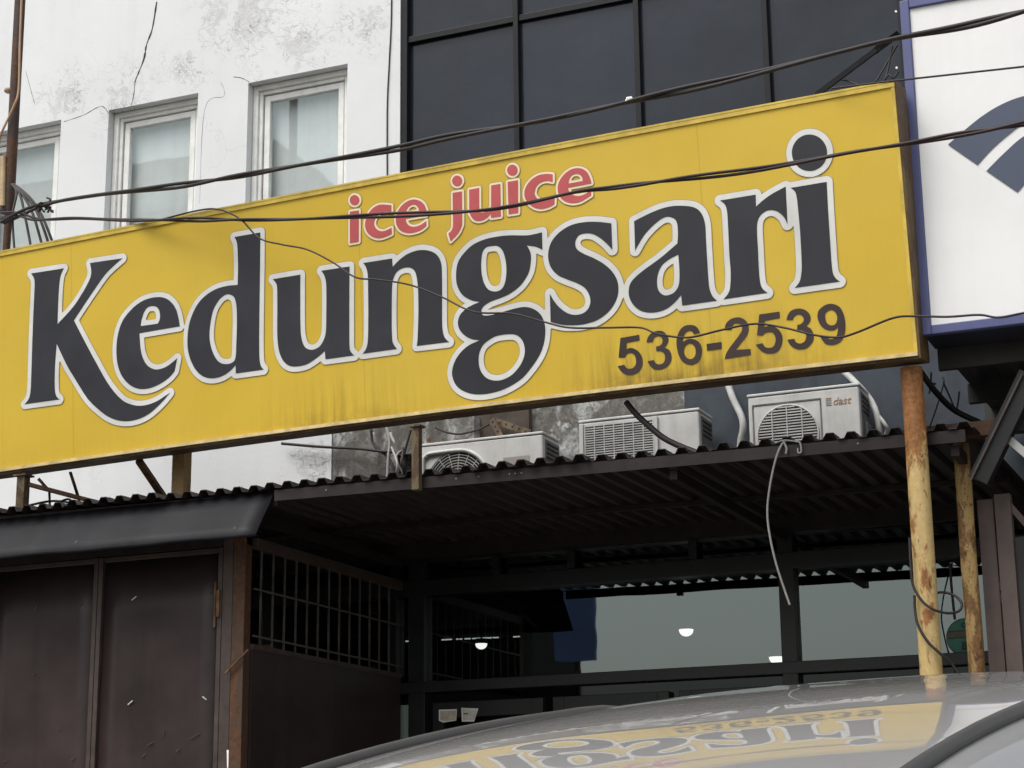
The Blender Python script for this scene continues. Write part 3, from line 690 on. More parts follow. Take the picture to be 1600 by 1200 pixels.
BIG = [
 (20,380,4, ["118,190! 322,158! 302,205 292,280 286,400 283,507! 380,400 440,310 485,225 494,175 486,125! 688,95! 620,155 570,210 480,340 420,430 385,483! 440,590 520,740 600,880 680,975 750,1010 820,1015 900,990 985,935! 930,1000 850,1070 770,1105 690,1112 610,1090 540,1040 470,970 400,860 340,760 278,628! 272,700 266,800 266,910 275,955 295,977! 78,1007! 105,970 116,910 120,800 130,500 140,270 136,220"]),
 (160,440,6, ["730,420! 718,340 690,250 640,185 580,152 515,147 440,160 360,195 280,260 200,360 155,480 137,620 145,760 180,870 240,950 310,995 390,1008 480,990 570,945 640,890 682,840! 706,720! 640,775 580,810 520,825 470,815 425,785 390,730 368,660 358,580 352,485!", "362,418! 372,360 395,290 430,242 475,230 515,240 540,280 545,340 530,385 505,398"]),
 (280,350,4.6125, ["402,95! 588,62! 586,300 582,600 580,900 588,1010 612,1050! 412,1078! 410,1018! 370,1060 310,1098 240,1113 180,1100 130,1060 90,990 66,900 66,790 85,690 130,590 190,520 270,470 350,447 425,440! 428,300 424,180 418,130", "365,508 400,530 416,590 420,700 416,850 410,960 385,1000 330,1010 280,985 240,910 222,820 228,720 250,620 290,550 330,515"]),
 (410,390,5.7125, ["98,265! 343,225! 342,450 344,700 355,800 380,865 420,892 465,892 515,865 550,810 570,740 575,600 575,330 560,240 530,190! 782,152! 780,400 780,700 782,870 795,915 825,945! 568,980! 562,905! 500,960 410,1020 330,1042 260,1042 210,1015 175,965 150,890 138,760 138,500 136,340 125,300"]),
 (550,370,5.7118, ["105,235! 362,195! 367,270! 430,205 500,155 580,125 660,120 730,140 775,180 800,240 806,320 808,500 808,750 815,850 835,905 870,940! 583,975! 590,900 597,700 595,500 585,380 565,310 535,283 500,275 450,285 405,315 375,370 362,450 358,700 362,900 375,960 405,1002! 100,1045! 130,1000 146,920 150,700 148,450 145,340 130,275"]),
 (690,340,4, ["630,93! 633,203! 590,183 535,175! 558,220 560,280 545,350 500,420 440,470 380,500 325,520 285,540 258,565 252,590 265,612 310,610 380,592 450,572 510,560 560,565 605,590 635,630 650,690 645,770 620,850 570,930 500,1010 400,1070 300,1100 210,1105 140,1085 95,1050 72,1000 70,950 90,890 130,835 180,795 242,767! 190,760 145,735 115,700 105,655 118,610 150,575 190,550 242,528! 190,518 140,490 110,450 95,400 95,330 110,270 150,215 200,170 270,138 350,120 430,112 535,112 590,103", "320,178 355,180 385,210 403,270 408,340 398,410 375,450 335,463 295,450 268,410 253,350 250,280 258,220 280,188", "420,730 470,735 505,765 522,815 518,870 490,930 440,985 380,1015 325,1018 280,1000 248,960 235,910 238,850 260,800 300,765 350,740"]),
 (840,320,5.456, ["632,160! 640,385! 590,330 530,280 470,250 415,245 360,260 330,300 325,345 345,385 400,420 480,455 560,500 630,560 675,630 692,700 685,780 650,860 590,930 510,985 420,1015 330,1027 220,1025 115,1000! 108,760! 150,830 200,885 260,925 320,940 380,930 425,900 450,850 452,800 435,750 400,705 340,670 250,635 175,600 120,540 96,470 96,400 120,320 170,255 240,200 320,165 420,148 530,148"]),
 (960,300,5.4556, ["172,250! 290,190 400,145 500,122 600,120 680,132 730,165 760,215 778,290 785,430 795,600 805,750 815,830 840,890 878,928! 582,970! 572,880! 520,940 460,990 390,1020 310,1030 230,1015 170,970 135,910 125,850 140,780 190,720 270,655 400,560 540,440! 545,370 540,280 520,235 480,215 440,215 390,240 320,300 250,380 180,500!", "548,535! 556,640 558,730 550,800 520,850 480,875 430,882 390,855 370,810 368,740 385,670 420,615 480,570"]),
 (1110,270,5.457, ["85,238! 388,188! 392,290! 460,230 540,175 645,120! 660,440! 630,380 580,335 530,320 480,328 430,365 405,420 400,500 408,650 415,800 425,920 445,985 490,1025! 115,1080! 155,1030 172,970 176,850 165,700 155,480 145,330 125,270"]),
 (1210,190,4.285, ["112,445! 352,405! 362,600 375,800 388,980 405,1040 440,1072! 138,1115! 170,1075 182,1020 185,950 175,750 162,600 152,510 140,470", ell(237,210,118,122)]),
]
RED = [
 (530,290,10, ["175,410! 315,390! 312,880! 175,905!", ell(248,230,75,80)]),
 (530,290,10, ["822,310! 822,415! 740,410 660,430 600,480 560,550 555,620 590,680 650,712 720,710 825,660! 828,760! 740,800 650,825 560,815 480,770 430,700 412,620 425,530 470,430 540,350 630,305 720,300"]),
 (530,290,10, ["1372,468! 1370,390 1340,310 1290,255 1220,225 1150,222 1070,250 990,310 925,400 895,500 900,600 940,680 1000,725 1090,745 1180,735 1280,700 1368,635! 1368,555! 1290,610 1220,640 1150,645 1090,620 1055,570 1045,522!", "1045,440! 1060,380 1110,320 1170,300 1220,320 1250,370 1252,405!"]),
 (690,240,6.4, ["115,395! 208,380! 210,680 200,740 170,800 130,845 95,880! 72,800! 100,775 115,740 119,690", ell(160,275,50,53)]),
 (690,240,6.4, ["280,362! 380,345! 382,560 400,590 440,585 480,560 500,535! 500,320! 592,305! 597,630! 500,645! 497,605! 450,650 390,675 330,665 295,620 282,570"]),
 (690,240,6.4, ["665,285! 768,268! 770,595! 675,610!", ell(712,168,52,55)]),
 (690,240,6.4, ["1115,210! 1115,285! 1060,275 1000,290 955,330 935,390 945,430 980,465 1030,475 1135,440! 1132,510! 1060,545 980,555 910,530 850,470 832,400 850,330 900,265 970,220 1050,205"]),
 (690,240,6.4, ["1502,300! 1490,250 1460,190 1410,155 1350,148 1290,165 1230,210 1180,280 1165,360 1185,430 1240,480 1320,497 1400,480 1500,420! 1497,370! 1420,415 1360,425 1310,410 1280,380 1268,345!", "1272,302! 1285,250 1320,212 1370,205 1405,230 1417,275!"]),
]
DIG = [
 (950,480,8, ["158,385! 392,345! 395,415! 235,445! 230,525! 290,510 350,530 400,575 430,640 432,720 400,790 350,830 280,848 210,835 160,795 122,738! 205,720! 235,760 275,770 320,755 350,710 350,650 330,595 290,572 240,585 210,630! 135,630!"]),
 (950,480,8, ["485,440! 500,380 545,325 610,298 680,300 730,340 758,400 740,460 705,505! 760,530 790,580 795,650 770,710 720,755 650,780 580,775 530,735 495,675! 575,660! 600,700 650,715 700,690 715,630 700,575 660,550 605,550! 605,490! 650,480 680,445 680,395 650,365 610,365 575,390 560,435!"]),
 (950,480,8, ["1150,320! 1075,340! 1060,310 1020,295 975,315 950,360 940,430 1000,400 1070,400 1130,430 1165,480 1175,550 1160,630 1120,690 1060,720 1000,715 940,685 895,620 870,540 858,450 868,370 900,290 950,240 1010,222 1080,230 1125,265", "1025,455 1070,475 1095,520 1098,580 1075,630 1030,650 985,630 955,580 955,520 980,475"]),
 (950,480,8, ["1235,460! 1420,435! 1422,520! 1240,545!"]),
 (1130,460,7.619, ["20,420! 30,360 70,310 130,280 200,275 260,305 300,360 300,440 270,510 220,570 150,660! 328,650! 330,720! 20,770! 40,700 90,620 160,530 220,440 225,390 205,355 160,345 120,360 98,425!"]),
 (1130,460,7.619, ["430,240! 672,205! 675,280! 497,315! 490,390! 550,375 610,385 660,420 700,480 705,560 680,640 630,690 550,705 480,690 430,650 388,600! 470,580! 500,625 550,638 600,620 625,560 620,500 590,455 540,450 500,460 470,490! 405,487!"]),
 (1130,460,7.619, ["755,305! 770,250 810,195 880,170 950,175 1010,210 1040,265 1035,320 990,380! 1040,405 1075,470 1075,540 1040,600 980,645 900,655 830,630 790,590 765,540! 848,528! 870,570 920,585 970,560 990,500 970,450 930,425 880,430! 885,365! 930,350 960,310 950,265 910,240 870,245 840,275 830,305!"]),
 (1130,460,7.619, ["1160,510! 1235,490! 1250,520 1290,532 1335,515 1360,470 1370,385! 1330,420 1270,430 1200,405 1150,350 1125,270 1135,200 1180,150 1240,118 1310,115 1380,145 1425,210 1450,300 1455,400 1440,490 1400,560 1340,595 1270,602 1210,580", "1280,185 1330,205 1358,260 1355,320 1330,360 1280,368 1235,340 1215,280 1222,220"]),
]
def loops_obj(name, loops, z, mat, par, th=.0008, frame=True):
    cu = bpy.data.curves.new(name, 'CURVE'); cu.dimensions = '2D'; cu.fill_mode = 'BOTH'; cu.extrude = th
    for lp in loops:
        sp = cu.splines.new('POLY'); sp.points.add(len(lp)-1); sp.use_cyclic_u = True
        for i, (a, b) in enumerate(lp): sp.points[i].co = (a, b, 0, 1)
    tmp = bpy.data.objects.new(name+'_t', cu); COL.objects.link(tmp)
    dg = bpy.context.evaluated_depsgraph_get(); me = bpy.data.meshes.new_from_object(tmp.evaluated_get(dg))
    bpy.data.objects.remove(tmp); bpy.data.curves.remove(cu); me.materials.clear(); me.transform(Matrix.Translation((0, 0, z)))
    o = mk(name, me, mat, par)
    if frame: skid(o)
    return o
def sdf_loops(letters, offs, cell):
    """outlines of the union of the letters grown by each offset (marching squares on a distance field)"""
    pad = max(offs)+3*cell
    al = [p for L in letters for lp in L for p in lp]
    x0 = min(p[0] for p in al)-pad; x1 = max(p[0] for p in al)+pad; y0 = min(p[1] for p in al)-pad; y1 = max(p[1] for p in al)+pad
    nx = int((x1-x0)/cell)+2; ny = int((y1-y0)/cell)+2
    D = np.full((ny, nx), 9.0)
    for L in letters:
        P = [p for lp in L for p in lp]
        i0 = max(0, int((min(p[0] for p in P)-pad-x0)/cell)); i1 = min(nx, int((max(p[0] for p in P)+pad-x0)/cell)+2)
        j0 = max(0, int((min(p[1] for p in P)-pad-y0)/cell)); j1 = min(ny, int((max(p[1] for p in P)+pad-y0)/cell)+2)
        gx, gy = np.meshgrid(x0+cell*np.arange(i0, i1), y0+cell*np.arange(j0, j1))
        d2 = np.full(gx.shape, 81.0); ins = np.zeros(gx.shape, bool)
        for lp in L:
            for k in range(len(lp)):
                ax, ay = lp[k]; bx, by = lp[(k+1) % len(lp)]; ex, ey = bx-ax, by-ay; l2 = ex*ex+ey*ey+1e-12
                t = np.clip(((gx-ax)*ex+(gy-ay)*ey)/l2, 0, 1); d2 = np.minimum(d2, (gx-ax-t*ex)**2+(gy-ay-t*ey)**2)
                if ay != by:
                    c = ((gy >= ay) != (gy >= by)); ins ^= c & (gx < ax+(gy-ay)/(by-ay)*ex)
        D[j0:j1, i0:i1] = np.minimum(D[j0:j1, i0:i1], np.where(ins, -1, 1)*np.sqrt(d2))
    res = []
    for off in offs:
        Fd = D-off; Fd[Fd == 0] = 1e-9; seg = {}
        neg = Fd < 0
        code = neg[:-1, :-1]*1+neg[:-1, 1:]*2+neg[1:, 1:]*4+neg[1:, :-1]*8
        T = {1:[(3,0)], 2:[(0,1)], 3:[(3,1)], 4:[(1,2)], 5:[(3,0),(1,2)], 6:[(0,2)], 7:[(3,2)], 8:[(2,3)], 9:[(2,0)], 10:[(0,1),(2,3)], 11:[(2,1)], 12:[(1,3)], 13:[(1,0)], 14:[(0,3)]}
        def key(j, i, e): return [(0,j,i), (1,j,i+1), (0,j+1,i), (1,j,i)][e]
        def pt(k):
            h, j, i = k
            if h == 0: a, b = Fd[j,i], Fd[j,i+1]; t = a/(a-b); return (x0+(i+t)*cell, y0+j*cell)
            a, b = Fd[j,i], Fd[j+1,i]; t = a/(a-b); return (x0+i*cell, y0+(j+t)*cell)
        for j, i in zip(*np.nonzero((code > 0) & (code < 15))):
            for a, b in T[int(code[j,i])]: seg[key(int(j), int(i), a)] = key(int(j), int(i), b)
        loops = []
        while seg:
            k = next(iter(seg)); lp = []
            while k in seg: nk = seg.pop(k); lp.append(pt(k)); k = nk
            if len(lp) > 6: loops.append(lp)
        res.append(loops)
    return res
big = [[parse(ox, oy, s, c) for c in cs] for ox, oy, s, cs in BIG]
red = [[parse(ox, oy, s, c) for c in cs] for ox, oy, s, cs in RED]
dig = [[parse(ox, oy, s, c) for c in cs] for ox, oy, s, cs in DIG]
h1, h2 = sdf_loops(big, (.0395, .0360), .009)
loops_obj('letter_border', h1, .0025, MT['halo_line'], sign); loops_obj('letter_border', h2, .0045, MT['halo'], sign)
h1, h2 = sdf_loops(red, (.0190, .0145), .005)
loops_obj('letter_border', h1, .0025, MT['halo_line'], sign); loops_obj('letter_border', h2, .0045, MT['cream'], sign)
for L in big: loops_obj('letter', L, .0065, MT['letter'], sign)
for L in red: loops_obj('letter', L, .0065, MT['red'], sign)
for L in dig: loops_obj('digit', L, .003, MT['digit'], sign)

# ------------------------------------------------------------------ posts and struts that carry the sign
def post(name, label, a, b, r, mat, cat='post', n=16, flange=True, wob=0):
    o = thing(name, label, cat, b)
    P = [a.lerp(b, i/14)+Vector((wob*math.sin(i*1.7), 0, 0)) for i in range(15)]
    MB().tube(P, r, n).build('shaft', mat, o)
    if flange: MB().tube([b, b+Vector((0,0,.02))], r*1.9, n).build('base_plate', MT['strut'], o)
    return o
pa = at(1424, 578, 10.72); post('sign_pole', 'thick yellow painted steel pole, rusty at its top, under the sign corner', Vector((pa.x, 10.72, pa.z+.01)), Vector((pa.x, 10.72, FL)), .064, MT['pole_main'])
pb = at(1501, 694, 11.15); post('short_pole', 'thin rust-flaked yellow pole beside the brown gate posts', Vector((pb.x, 11.15, pb.z)), Vector((pb.x+.0, 11.15, FL)), .048, MT['pole_rust'], wob=.002)
def boxpost(name, label, px, y0, y1, Y, w_, mat, cat='post'):
    a = at(px, y0, Y); b = at(px, y1, Y); o = thing(name, label, cat, (a.x, Y, b.z))
    MB().box(a.x-w_/2, a.x+w_/2, Y-w_/2, Y+w_/2, b.z, a.z).build('shaft', mat, o, .003)
    MB().box(a.x-w_*.8, a.x+w_*.8, Y-w_*.8, Y+w_*.8, a.z, a.z+.012).build('cap_plate', mat, o)
    return o
boxpost('support_post', 'tan square steel post standing on the canopy behind the sign', 285, 700, 792, 11.25, .10, MT['tan_steel'])
boxpost('support_post', 'dark square post between sign and awning at the left edge', 37, 745, 806, 10.98, .068, MT['stub'])
boxpost('support_post', 'olive-brown stub post hanging from the sign over the canopy edge', 651.5, 668, 766, 10.76, .052, MT['stub'])
def strut(label, a, b, w_, mat=MT['strut']):
    o = MB().bar(a, b, w_, w_*.6); return tag(o.build('sign_strut', mat), label, 'strut')
strut('long rusty angle strut sloping down from the left post to the canopy', at(45, 757, 11.0), at(166, 789, 11.3), .045)
strut('thin dark strut hanging from the sign, second from the left', at(110, 738, 11.05), at(124, 782, 11.3), .02, MT['stub'])
strut('brown diagonal strut just left of the tan square post', at(217, 720, 11.05), at(259, 782, 11.45), .05)
strut('dark kinked strut close to the left square post', at(60, 748, 11.05), at(76, 766, 11.1), .03, MT['stub'])
st_ = thing('sign_stay', 'black angle stay rising from the sign top to the blue framed banner', 'strut', at(1278, 147, 10.75))
MB().bar(at(1276, 148, 10.62), at(1372, 76, 10.75), .030, .030).build('arm', MT['frame_dark'], st_)
MB().bar(at(1368, 79, 10.745), at(1402, 54, 10.85), .040, .040).build('arm', MT['frame_dark'], st_)

# ------------------------------------------------------------------ air conditioners
def ac_body(o, x0, x1, z0, z1, y0, dep):
    MB().box(x0, x1, y0, y0+dep, z0, z1).build('casing', MT['ac_white'], o, .012)
    MB().box(x0-.006, x1+.006, y0-.006, y0+dep+.004, z1+.001, z1+.022).build('lid', MT['ac_white'], o, .006)
    for xx in (x0+.12, x1-.12):
        MB().box(xx-.02, xx+.02, y0-.02, W-.001, z0-.04, z0-.005).build('bracket', MT['strut'], o)
        MB().bar((xx, y0+.03, z0-.04), (xx, W-.004, z0-.12), .025, .025).build('brace', MT['strut'], o)
    MB().box(x1+.0005, x1+.006, y0+.05, y0+dep-.012, z0+.03, z1-.03).build('side_panel', MT['ac_grey'], o, .002)
    for q in range(4): MB().box(x1+.007, x1+.011, y0+.07, y0+dep-.05, z1-.07-q*.035, z1-.055-q*.035).build('vent_slot', MT['ac_dark'], o)
    MB().tube([(x1+.03, y0+dep*.6, z0+.20), (x1+.075, y0+dep*.6, z0+.20)], .018, 10).build('valve', MT['ac_wire'], o)
    MB().box(x1+.0062, x1+.03, y0+.10, y0+dep-.04, z0+.06, z0+.30).build('valve_cover', MT['ac_grey'], o, .004)
Y0 = 12.98
# unit 3: square recess with round louvred grille
o = thing('air_conditioner', 'white outdoor air conditioner marked dast with round louvred fan grille', 'air conditioner', (-3.29, W-.2, 4.15), 'outdoor air conditioner units on the wall')
x0, x1, z0, z1 = -3.70, -2.885, 4.20, 4.745
ac_body(o, x0, x1, z0, z1, Y0, .3)
cx, cz, rr = x0+.288, z0+.235, .218
m = MB(); 
for (a, b, c, d) in ((x0+.03, x0+.04, z0+.03, z1-.06), (x0+.53, x0+.54, z0+.03, z1-.06), (x0+.04, x0+.53, z1-.07, z1-.06)): m.box(a, b, Y0-.005, Y0-.0005, c, d)
m.build('panel_rim', MT['ac_grey'], o)
ring_ = [(cx+rr*math.cos(2*math.pi*k/40), cz+rr*math.sin(2*math.pi*k/40)) for k in range(40)]
MB().prism([Vector((x, Y0-.002, z)) for x, z in ring_], (0, -.002, 0)).build('fan_opening', MT['ac_dark'], o)
m = MB()
nl = 21
for k in range(nl):
    z = cz-rr+(k+.5)*2*rr/nl; hw = math.sqrt(max(1e-5, rr*rr-(z-cz)**2))-.003
    m.box(cx-hw, cx+hw, Y0-.014, Y0-.005, z-.0045, z+.0045)
for dx in (-.11, 0, .11):
    hh = math.sqrt(rr*rr-dx*dx)-.004; m.box(cx+dx-.004, cx+dx+.004, Y0-.018, Y0-.0145, cz-hh, cz+hh)
m.build('fan_grille', MT['ac_wire'], o)
P = [Vector((cx+(rr+.006)*math.cos(2*math.pi*k/40), Y0-.008, cz+(rr+.006)*math.sin(2*math.pi*k/40))) for k in range(41)]
MB().tube(P, .007, 6, False).build('fan_ring', MT['ac_white'], o)
for z in (z0+.155, z0+.10): MB().box(x0+.57, x1-.03, Y0-.003, Y0-.0005, z-.005, z+.005).build('groove', MT['ac_grey'], o)
text('brand_text', 'dast', .078, MT['logo_orange'], o, face_m(Vector((x0+.622, Y0-.002, z1-.122))), .0004, .25)
for k in range(5):
    MB().box(x0+.575, x0+.578+.037, Y0-.003, Y0-.0005, z1-.122+k*.0125, z1-.116+k*.0125).build('brand_mark', MT['logo_grey'] if k < 4 else MT['logo_orange'], o)
# unit 2: slotted grille on the left two thirds
o = thing('air_conditioner', 'white outdoor air conditioner with square slotted grille, middle of the three', 'air conditioner', (-4.54, W-.2, 4.1), 'outdoor air conditioner units on the wall')
x0, x1, z0, z1 = -5.015, -4.075, 4.12, 4.69
ac_body(o, x0, x1, z0, z1, Y0, .32)
gx0, gx1 = x0+.05, x0+.59
MB().box(gx0, gx1, Y0-.004, Y0-.0005, z0+.04, z1-.035).build('fan_opening', MT['ac_dark'], o)
m = MB()
k = 0; z = z0+.05
while z < z1-.045: m.box(gx0, gx1, Y0-.016, Y0-.006, z, z+.008); z += .0185
for i in range(8): xx = gx0+i*(gx1-gx0)/7; m.box(xx-.004, xx+.004, Y0-.02, Y0-.0165, z0+.04, z1-.035)
m.build('fan_grille', MT['ac_wire'], o)
MB().box(gx1+.005, gx1+.035, Y0-.022, Y0-.0005, z0+.01, z1-.01).build('panel_rim', MT['ac_white'], o, .004)
MB().box(gx0-.045, gx0-.012, Y0-.022, Y0-.0005, z0+.01, z1-.01).build('panel_rim', MT['ac_white'], o, .004)
MB().box(gx1+.06, x1-.10, Y0-.006, Y0-.0005, z0+.09, z0+.10).build('groove', MT['ac_grey'], o)
# unit 1: round wire guard
o = thing('air_conditioner', 'white outdoor air conditioner with round wire fan guard and red diamond mark', 'air conditioner', (-5.83, W-.2, 4.0), 'outdoor air conditioner units on the wall')
x0, x1, z0, z1 = -6.34, -5.315, 4.06, 4.64
ac_body(o, x0, x1, z0, z1, Y0, .34)
cx, cz, rr = x0+.315, z0+.25, .27
ring_ = [(cx+rr*math.cos(2*math.pi*k/40), cz+rr*math.sin(2*math.pi*k/40)) for k in range(40)]
MB().prism([Vector((x, Y0-.002, z)) for x, z in ring_], (0, -.002, 0)).build('fan_opening', MT['ac_dark'], o)
m = MB()
for q in range(11):
    r_ = .04+q*.0215; m.tube([Vector((cx+r_*math.cos(2*math.pi*k/36), Y0-.012, cz+r_*math.sin(2*math.pi*k/36))) for k in range(37)], .003, 4, False)
for k in range(18):
    a = 2*math.pi*k/18+.1; m.tube([Vector((cx+.04*math.cos(a), Y0-.016, cz+.04*math.sin(a))), Vector((cx+.26*math.cos(a), Y0-.012, cz+.26*math.sin(a)))], .0032, 4, False)
m.build('fan_grille', MT['ac_wire'], o)
P = [Vector((x0+.025, Y0-.016, z0+.02)), Vector((x0+.025, Y0-.016, z1-.14)), Vector((x0+.05, Y0-.016, z1-.085)), Vector((x0+.10, Y0-.016, z1-.065)), Vector((x0+.33, Y0-.016, z1-.062)), Vector((x0+.43, Y0-.016, z1-.085)), Vector((x0+.52, Y0-.016, z1-.15)), Vector((x0+.59, Y0-.016, z1-.26)), Vector((x0+.61, Y0-.016, z0+.2))]
MB().tube(crom(P, 5), .015, 8).build('fan_surround', MT['ac_white'], o)
MB().box(x0+.70, x1-.11, Y0-.004, Y0-.0005, z0+.25, z1-.155).build('nameplate', MT['logo_grey'], o)
dx, dz = x0+.815, z0+.355
MB().prism([Vector((dx-.026, Y0-.0045, dz)), Vector((dx, Y0-.0045, dz-.045)), Vector((dx+.026, Y0-.0045, dz)), Vector((dx, Y0-.0045, dz+.045))], (0, -.002, 0)).build('brand_mark', MT['red_print'], o)

# hoses, brackets and clutter on that wall
def hose(name, label, pts, r, mat, cat='hose', n=8, tw=None, group=None, bands=0):
    P = crom([at(*p) for p in pts], 8); o = MB(); o.tube(P, r, n)
    ob = o.build(name, mat); tag(ob, label, cat, group)
    return ob
hose('coolant_hose', 'taped white coolant hose left of the dast air conditioner', [(1134,590,13.32), (1145,622,13.3), (1158,650,13.28), (1161,668,13.28), (1157,690,13.3), (1156,715,13.3)], .026, MT['conduit'])
hose('coolant_hose', 'taped white coolant hose arching over the right side of the dast air conditioner', [(1318,580,13.33), (1335,596,13.3), (1358,622,13.28), (1369,645,13.2), (1374,670,13.2), (1376,695,13.25)], .024, MT['conduit'])
hose('drain_hose', 'short white drain hose right of the dast air conditioner', [(1371,648,13.2), (1382,662,13.18), (1386,672,13.2), (1380,690,13.25)], .015, MT['conduit'])
hose('power_cable', 'thick black cable drooping in front of the middle air conditioner', [(978,628,10.84), (992,645,10.84), (1010,662,10.84), (1035,683,10.84), (1060,696,10.84), (1090,708,10.83)], .019, MT['cable'], 'cable')
hose('power_cable', 'black cable running level along the white wall below the sign', [(440,693,13.33), (500,698,13.33), (560,701,13.33), (610,706,13.3), (640,699,13.3), (668,690,13.3)], .012, MT['cable'], 'cable')
for i, (lb, pts, r, mt) in enumerate([
  ('grey cable hanging left of the olive stub post', [(580,672,13.33), (582,690,13.33), (590,702,13.32), (604,712,13.32), (614,730,13.3), (620,752,13.3)], .012, 'cable'),
  ('pale pipe dropping from the sign left of the first air conditioner', [(604,668,13.3), (609,690,13.3), (607,715,13.3), (605,752,13.3)], .013, 'conduit_grey'),
  ('white bent pipe swinging toward the olive stub post', [(610,676,13.28), (616,690,13.28), (630,697,13.27), (646,700,13.27)], .012, 'conduit'),
  ('thin black wire hanging slanted beside the olive stub post', [(642,672,13.2), (634,700,13.2), (628,725,13.22), (622,745,13.25)], .009, 'cable'),
  ('black wire sagging in a shallow loop above the first air conditioner', [(680,668,13.2), (700,676,13.15), (720,678,13.15), (745,672,13.15), (764,663,13.2)], .009, 'cable')]):
    hose('wall_cable', lb, pts, r, MT[mt], 'cable')
for i, (lb, a, b) in enumerate([('slotted steel angle leaning on the wall beside the olive stub post', (662,672), (682,704)), ('slotted steel angle leaning above the first air conditioner', (768,655), (788,694)), ('brown slotted rail crossing the wall right of the first air conditioner', (775,658), (828,676))]):
    o = thing('slotted_angle', lb, 'bracket', at(*b, 13.2)); A, B = at(*a, 13.3), at(*b, 13.15)
    MB().bar(A, B, .05, .006, (0,1,0)).build('flange', MT['stub'], o)
    for k in range(5):
        q = A.lerp(B, .12+.19*k); MB().tube([q+Vector((0,-.008,0)), q+Vector((0,.002,0))], .009, 8).build('hole', MT['ac_dark'], o)
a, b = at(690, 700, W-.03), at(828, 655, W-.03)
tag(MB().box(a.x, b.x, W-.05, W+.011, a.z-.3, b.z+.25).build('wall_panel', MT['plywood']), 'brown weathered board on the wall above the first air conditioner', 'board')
hb = MB(); q0 = at(1125, 650, W); hb.box(-6.70, -6.0, W-.16, W+.01, 4.66, 4.92); tag(hb.build('wall_beam', MT['concrete']), 'grimy concrete ledge on the wall under the sign', 'ledge')
mt_ = thing('cable_bundle', 'dark tangle of cables bundled on the wall beside the olive stub post', 'cable bundle', at(630, 745, 13.2))
for k in range(9):
    a = at(612+k*3.5+R.uniform(-3,3), 694+R.uniform(-4,8), 13.28); b = at(618+R.uniform(-6,22), 720+R.uniform(-6,6), 13.2+R.uniform(-.05,.1)); c = at(612+k*3+R.uniform(-4,10), 752, 13.25)
    MB().tube(crom([a, b, c], 6), R.uniform(.006,.012), 6).build('cable', MT['cable'] if k % 3 else MT['conduit_grey'], mt_)
# wires lying on the canopy at the left
for k, pts in enumerate([[(0,808,11.2), (20,798,11.2), (45,790,11.3), (80,783,11.4), (110,786,11.3), (140,800,11.2)], [(80,798,11.3), (95,784,11.3), (110,781,11.3), (118,800,11.2)], [(190,792,11.3), (205,783,11.3), (222,778,11.3), (250,782,11.3), (258,792,11.3)], [(77,764,11.1), (77.5,780,11.15), (78,800,11.2)], [(170,780,11.3), (185,786,11.3), (196,796,11.25)]]):
    hose('roof_wire', ['long black wire looping over the canopy behind the left post', 'small wire hoop on the canopy near the long strut', 'black wire hump on the canopy left of the tan post', 'thin wire dropping to the canopy beside the left post', 'short black wire end on the canopy past the long strut'][k], pts, .009 if k != 4 else .016, MT['cable'], 'wire')

# grey hose hanging over the canopy edge and the loop of wire on the pole
hose('hanging_hose', 'thin pale grey hose hanging from the canopy edge in front of the shop window', [(1232,688,10.84), (1222,694,10.79), (1212,718,10.77), (1203,760,10.77), (1199,800,10.77), (1203,838,10.77), (1213,882,10.77), (1226,922,10.77), (1234,945,10.77)], .0068, MT['hose_grey'], 'hose')
tg = thing('edge_clip', 'twisted pale wire clip on the canopy edge beside the hanging hose', 'clip', at(1240, 700, 10.79))
MB().tube(crom([at(1224,690,10.78), at(1229,700,10.78), at(1228,709,10.78)], 5), .007, 6).build('loop', MT['hose_grey'], tg)
MB().tube(crom([at(1243,690,10.78), at(1250,692,10.78), at(1252,706,10.78), at(1247,707,10.78), at(1247,700,10.78)], 5), .006, 6).build('loop', MT['hose_grey'], tg)
MB().tube(crom([at(1212,692,10.79), at(1226,688,10.79), at(1244,690,10.79)], 5), .005, 6).build('loop', MT['hose_grey'], tg)
hose('pole_wire', 'loose black wire looped round the thick yellow pole', [(1421,840,10.64), (1423,885,10.64), (1427,915,10.64), (1440,938,10.63), (1458,952,10.63), (1480,958,10.68), (1498,955,10.75), (1503,944,10.8), (1494,932,10.82), (1478,926,10.82), (1464,926,10.8)], .0075, MT['cable'], 'wire')
hose('pole_wire', 'black wire trailing down past the foot of the thick yellow pole', [(1429,930,10.64), (1430,955,10.64), (1435,978,10.63), (1450,1003,10.63), (1470,1022,10.64), (1486,1036,10.68), (1500,1060,10.7), (1510,1100,10.72)], .008, MT['cable'], 'wire')
hose('pole_wire', 'fine dark wire hanging straight above the green sticker', [(1484,880,13.0), (1487,920,13.0), (1490,950,13.0), (1492,968,13.0)], .009, MT['cable'], 'wire')
hose('wall_wire', 'thin dark wire running down the white wall beside the glazed building', [(612,-20,W-.008), (611,40,W-.008), (608,100,W-.008), (605,170,W-.008), (605,285,W-.008)], .006, MT['cable'], 'wire')

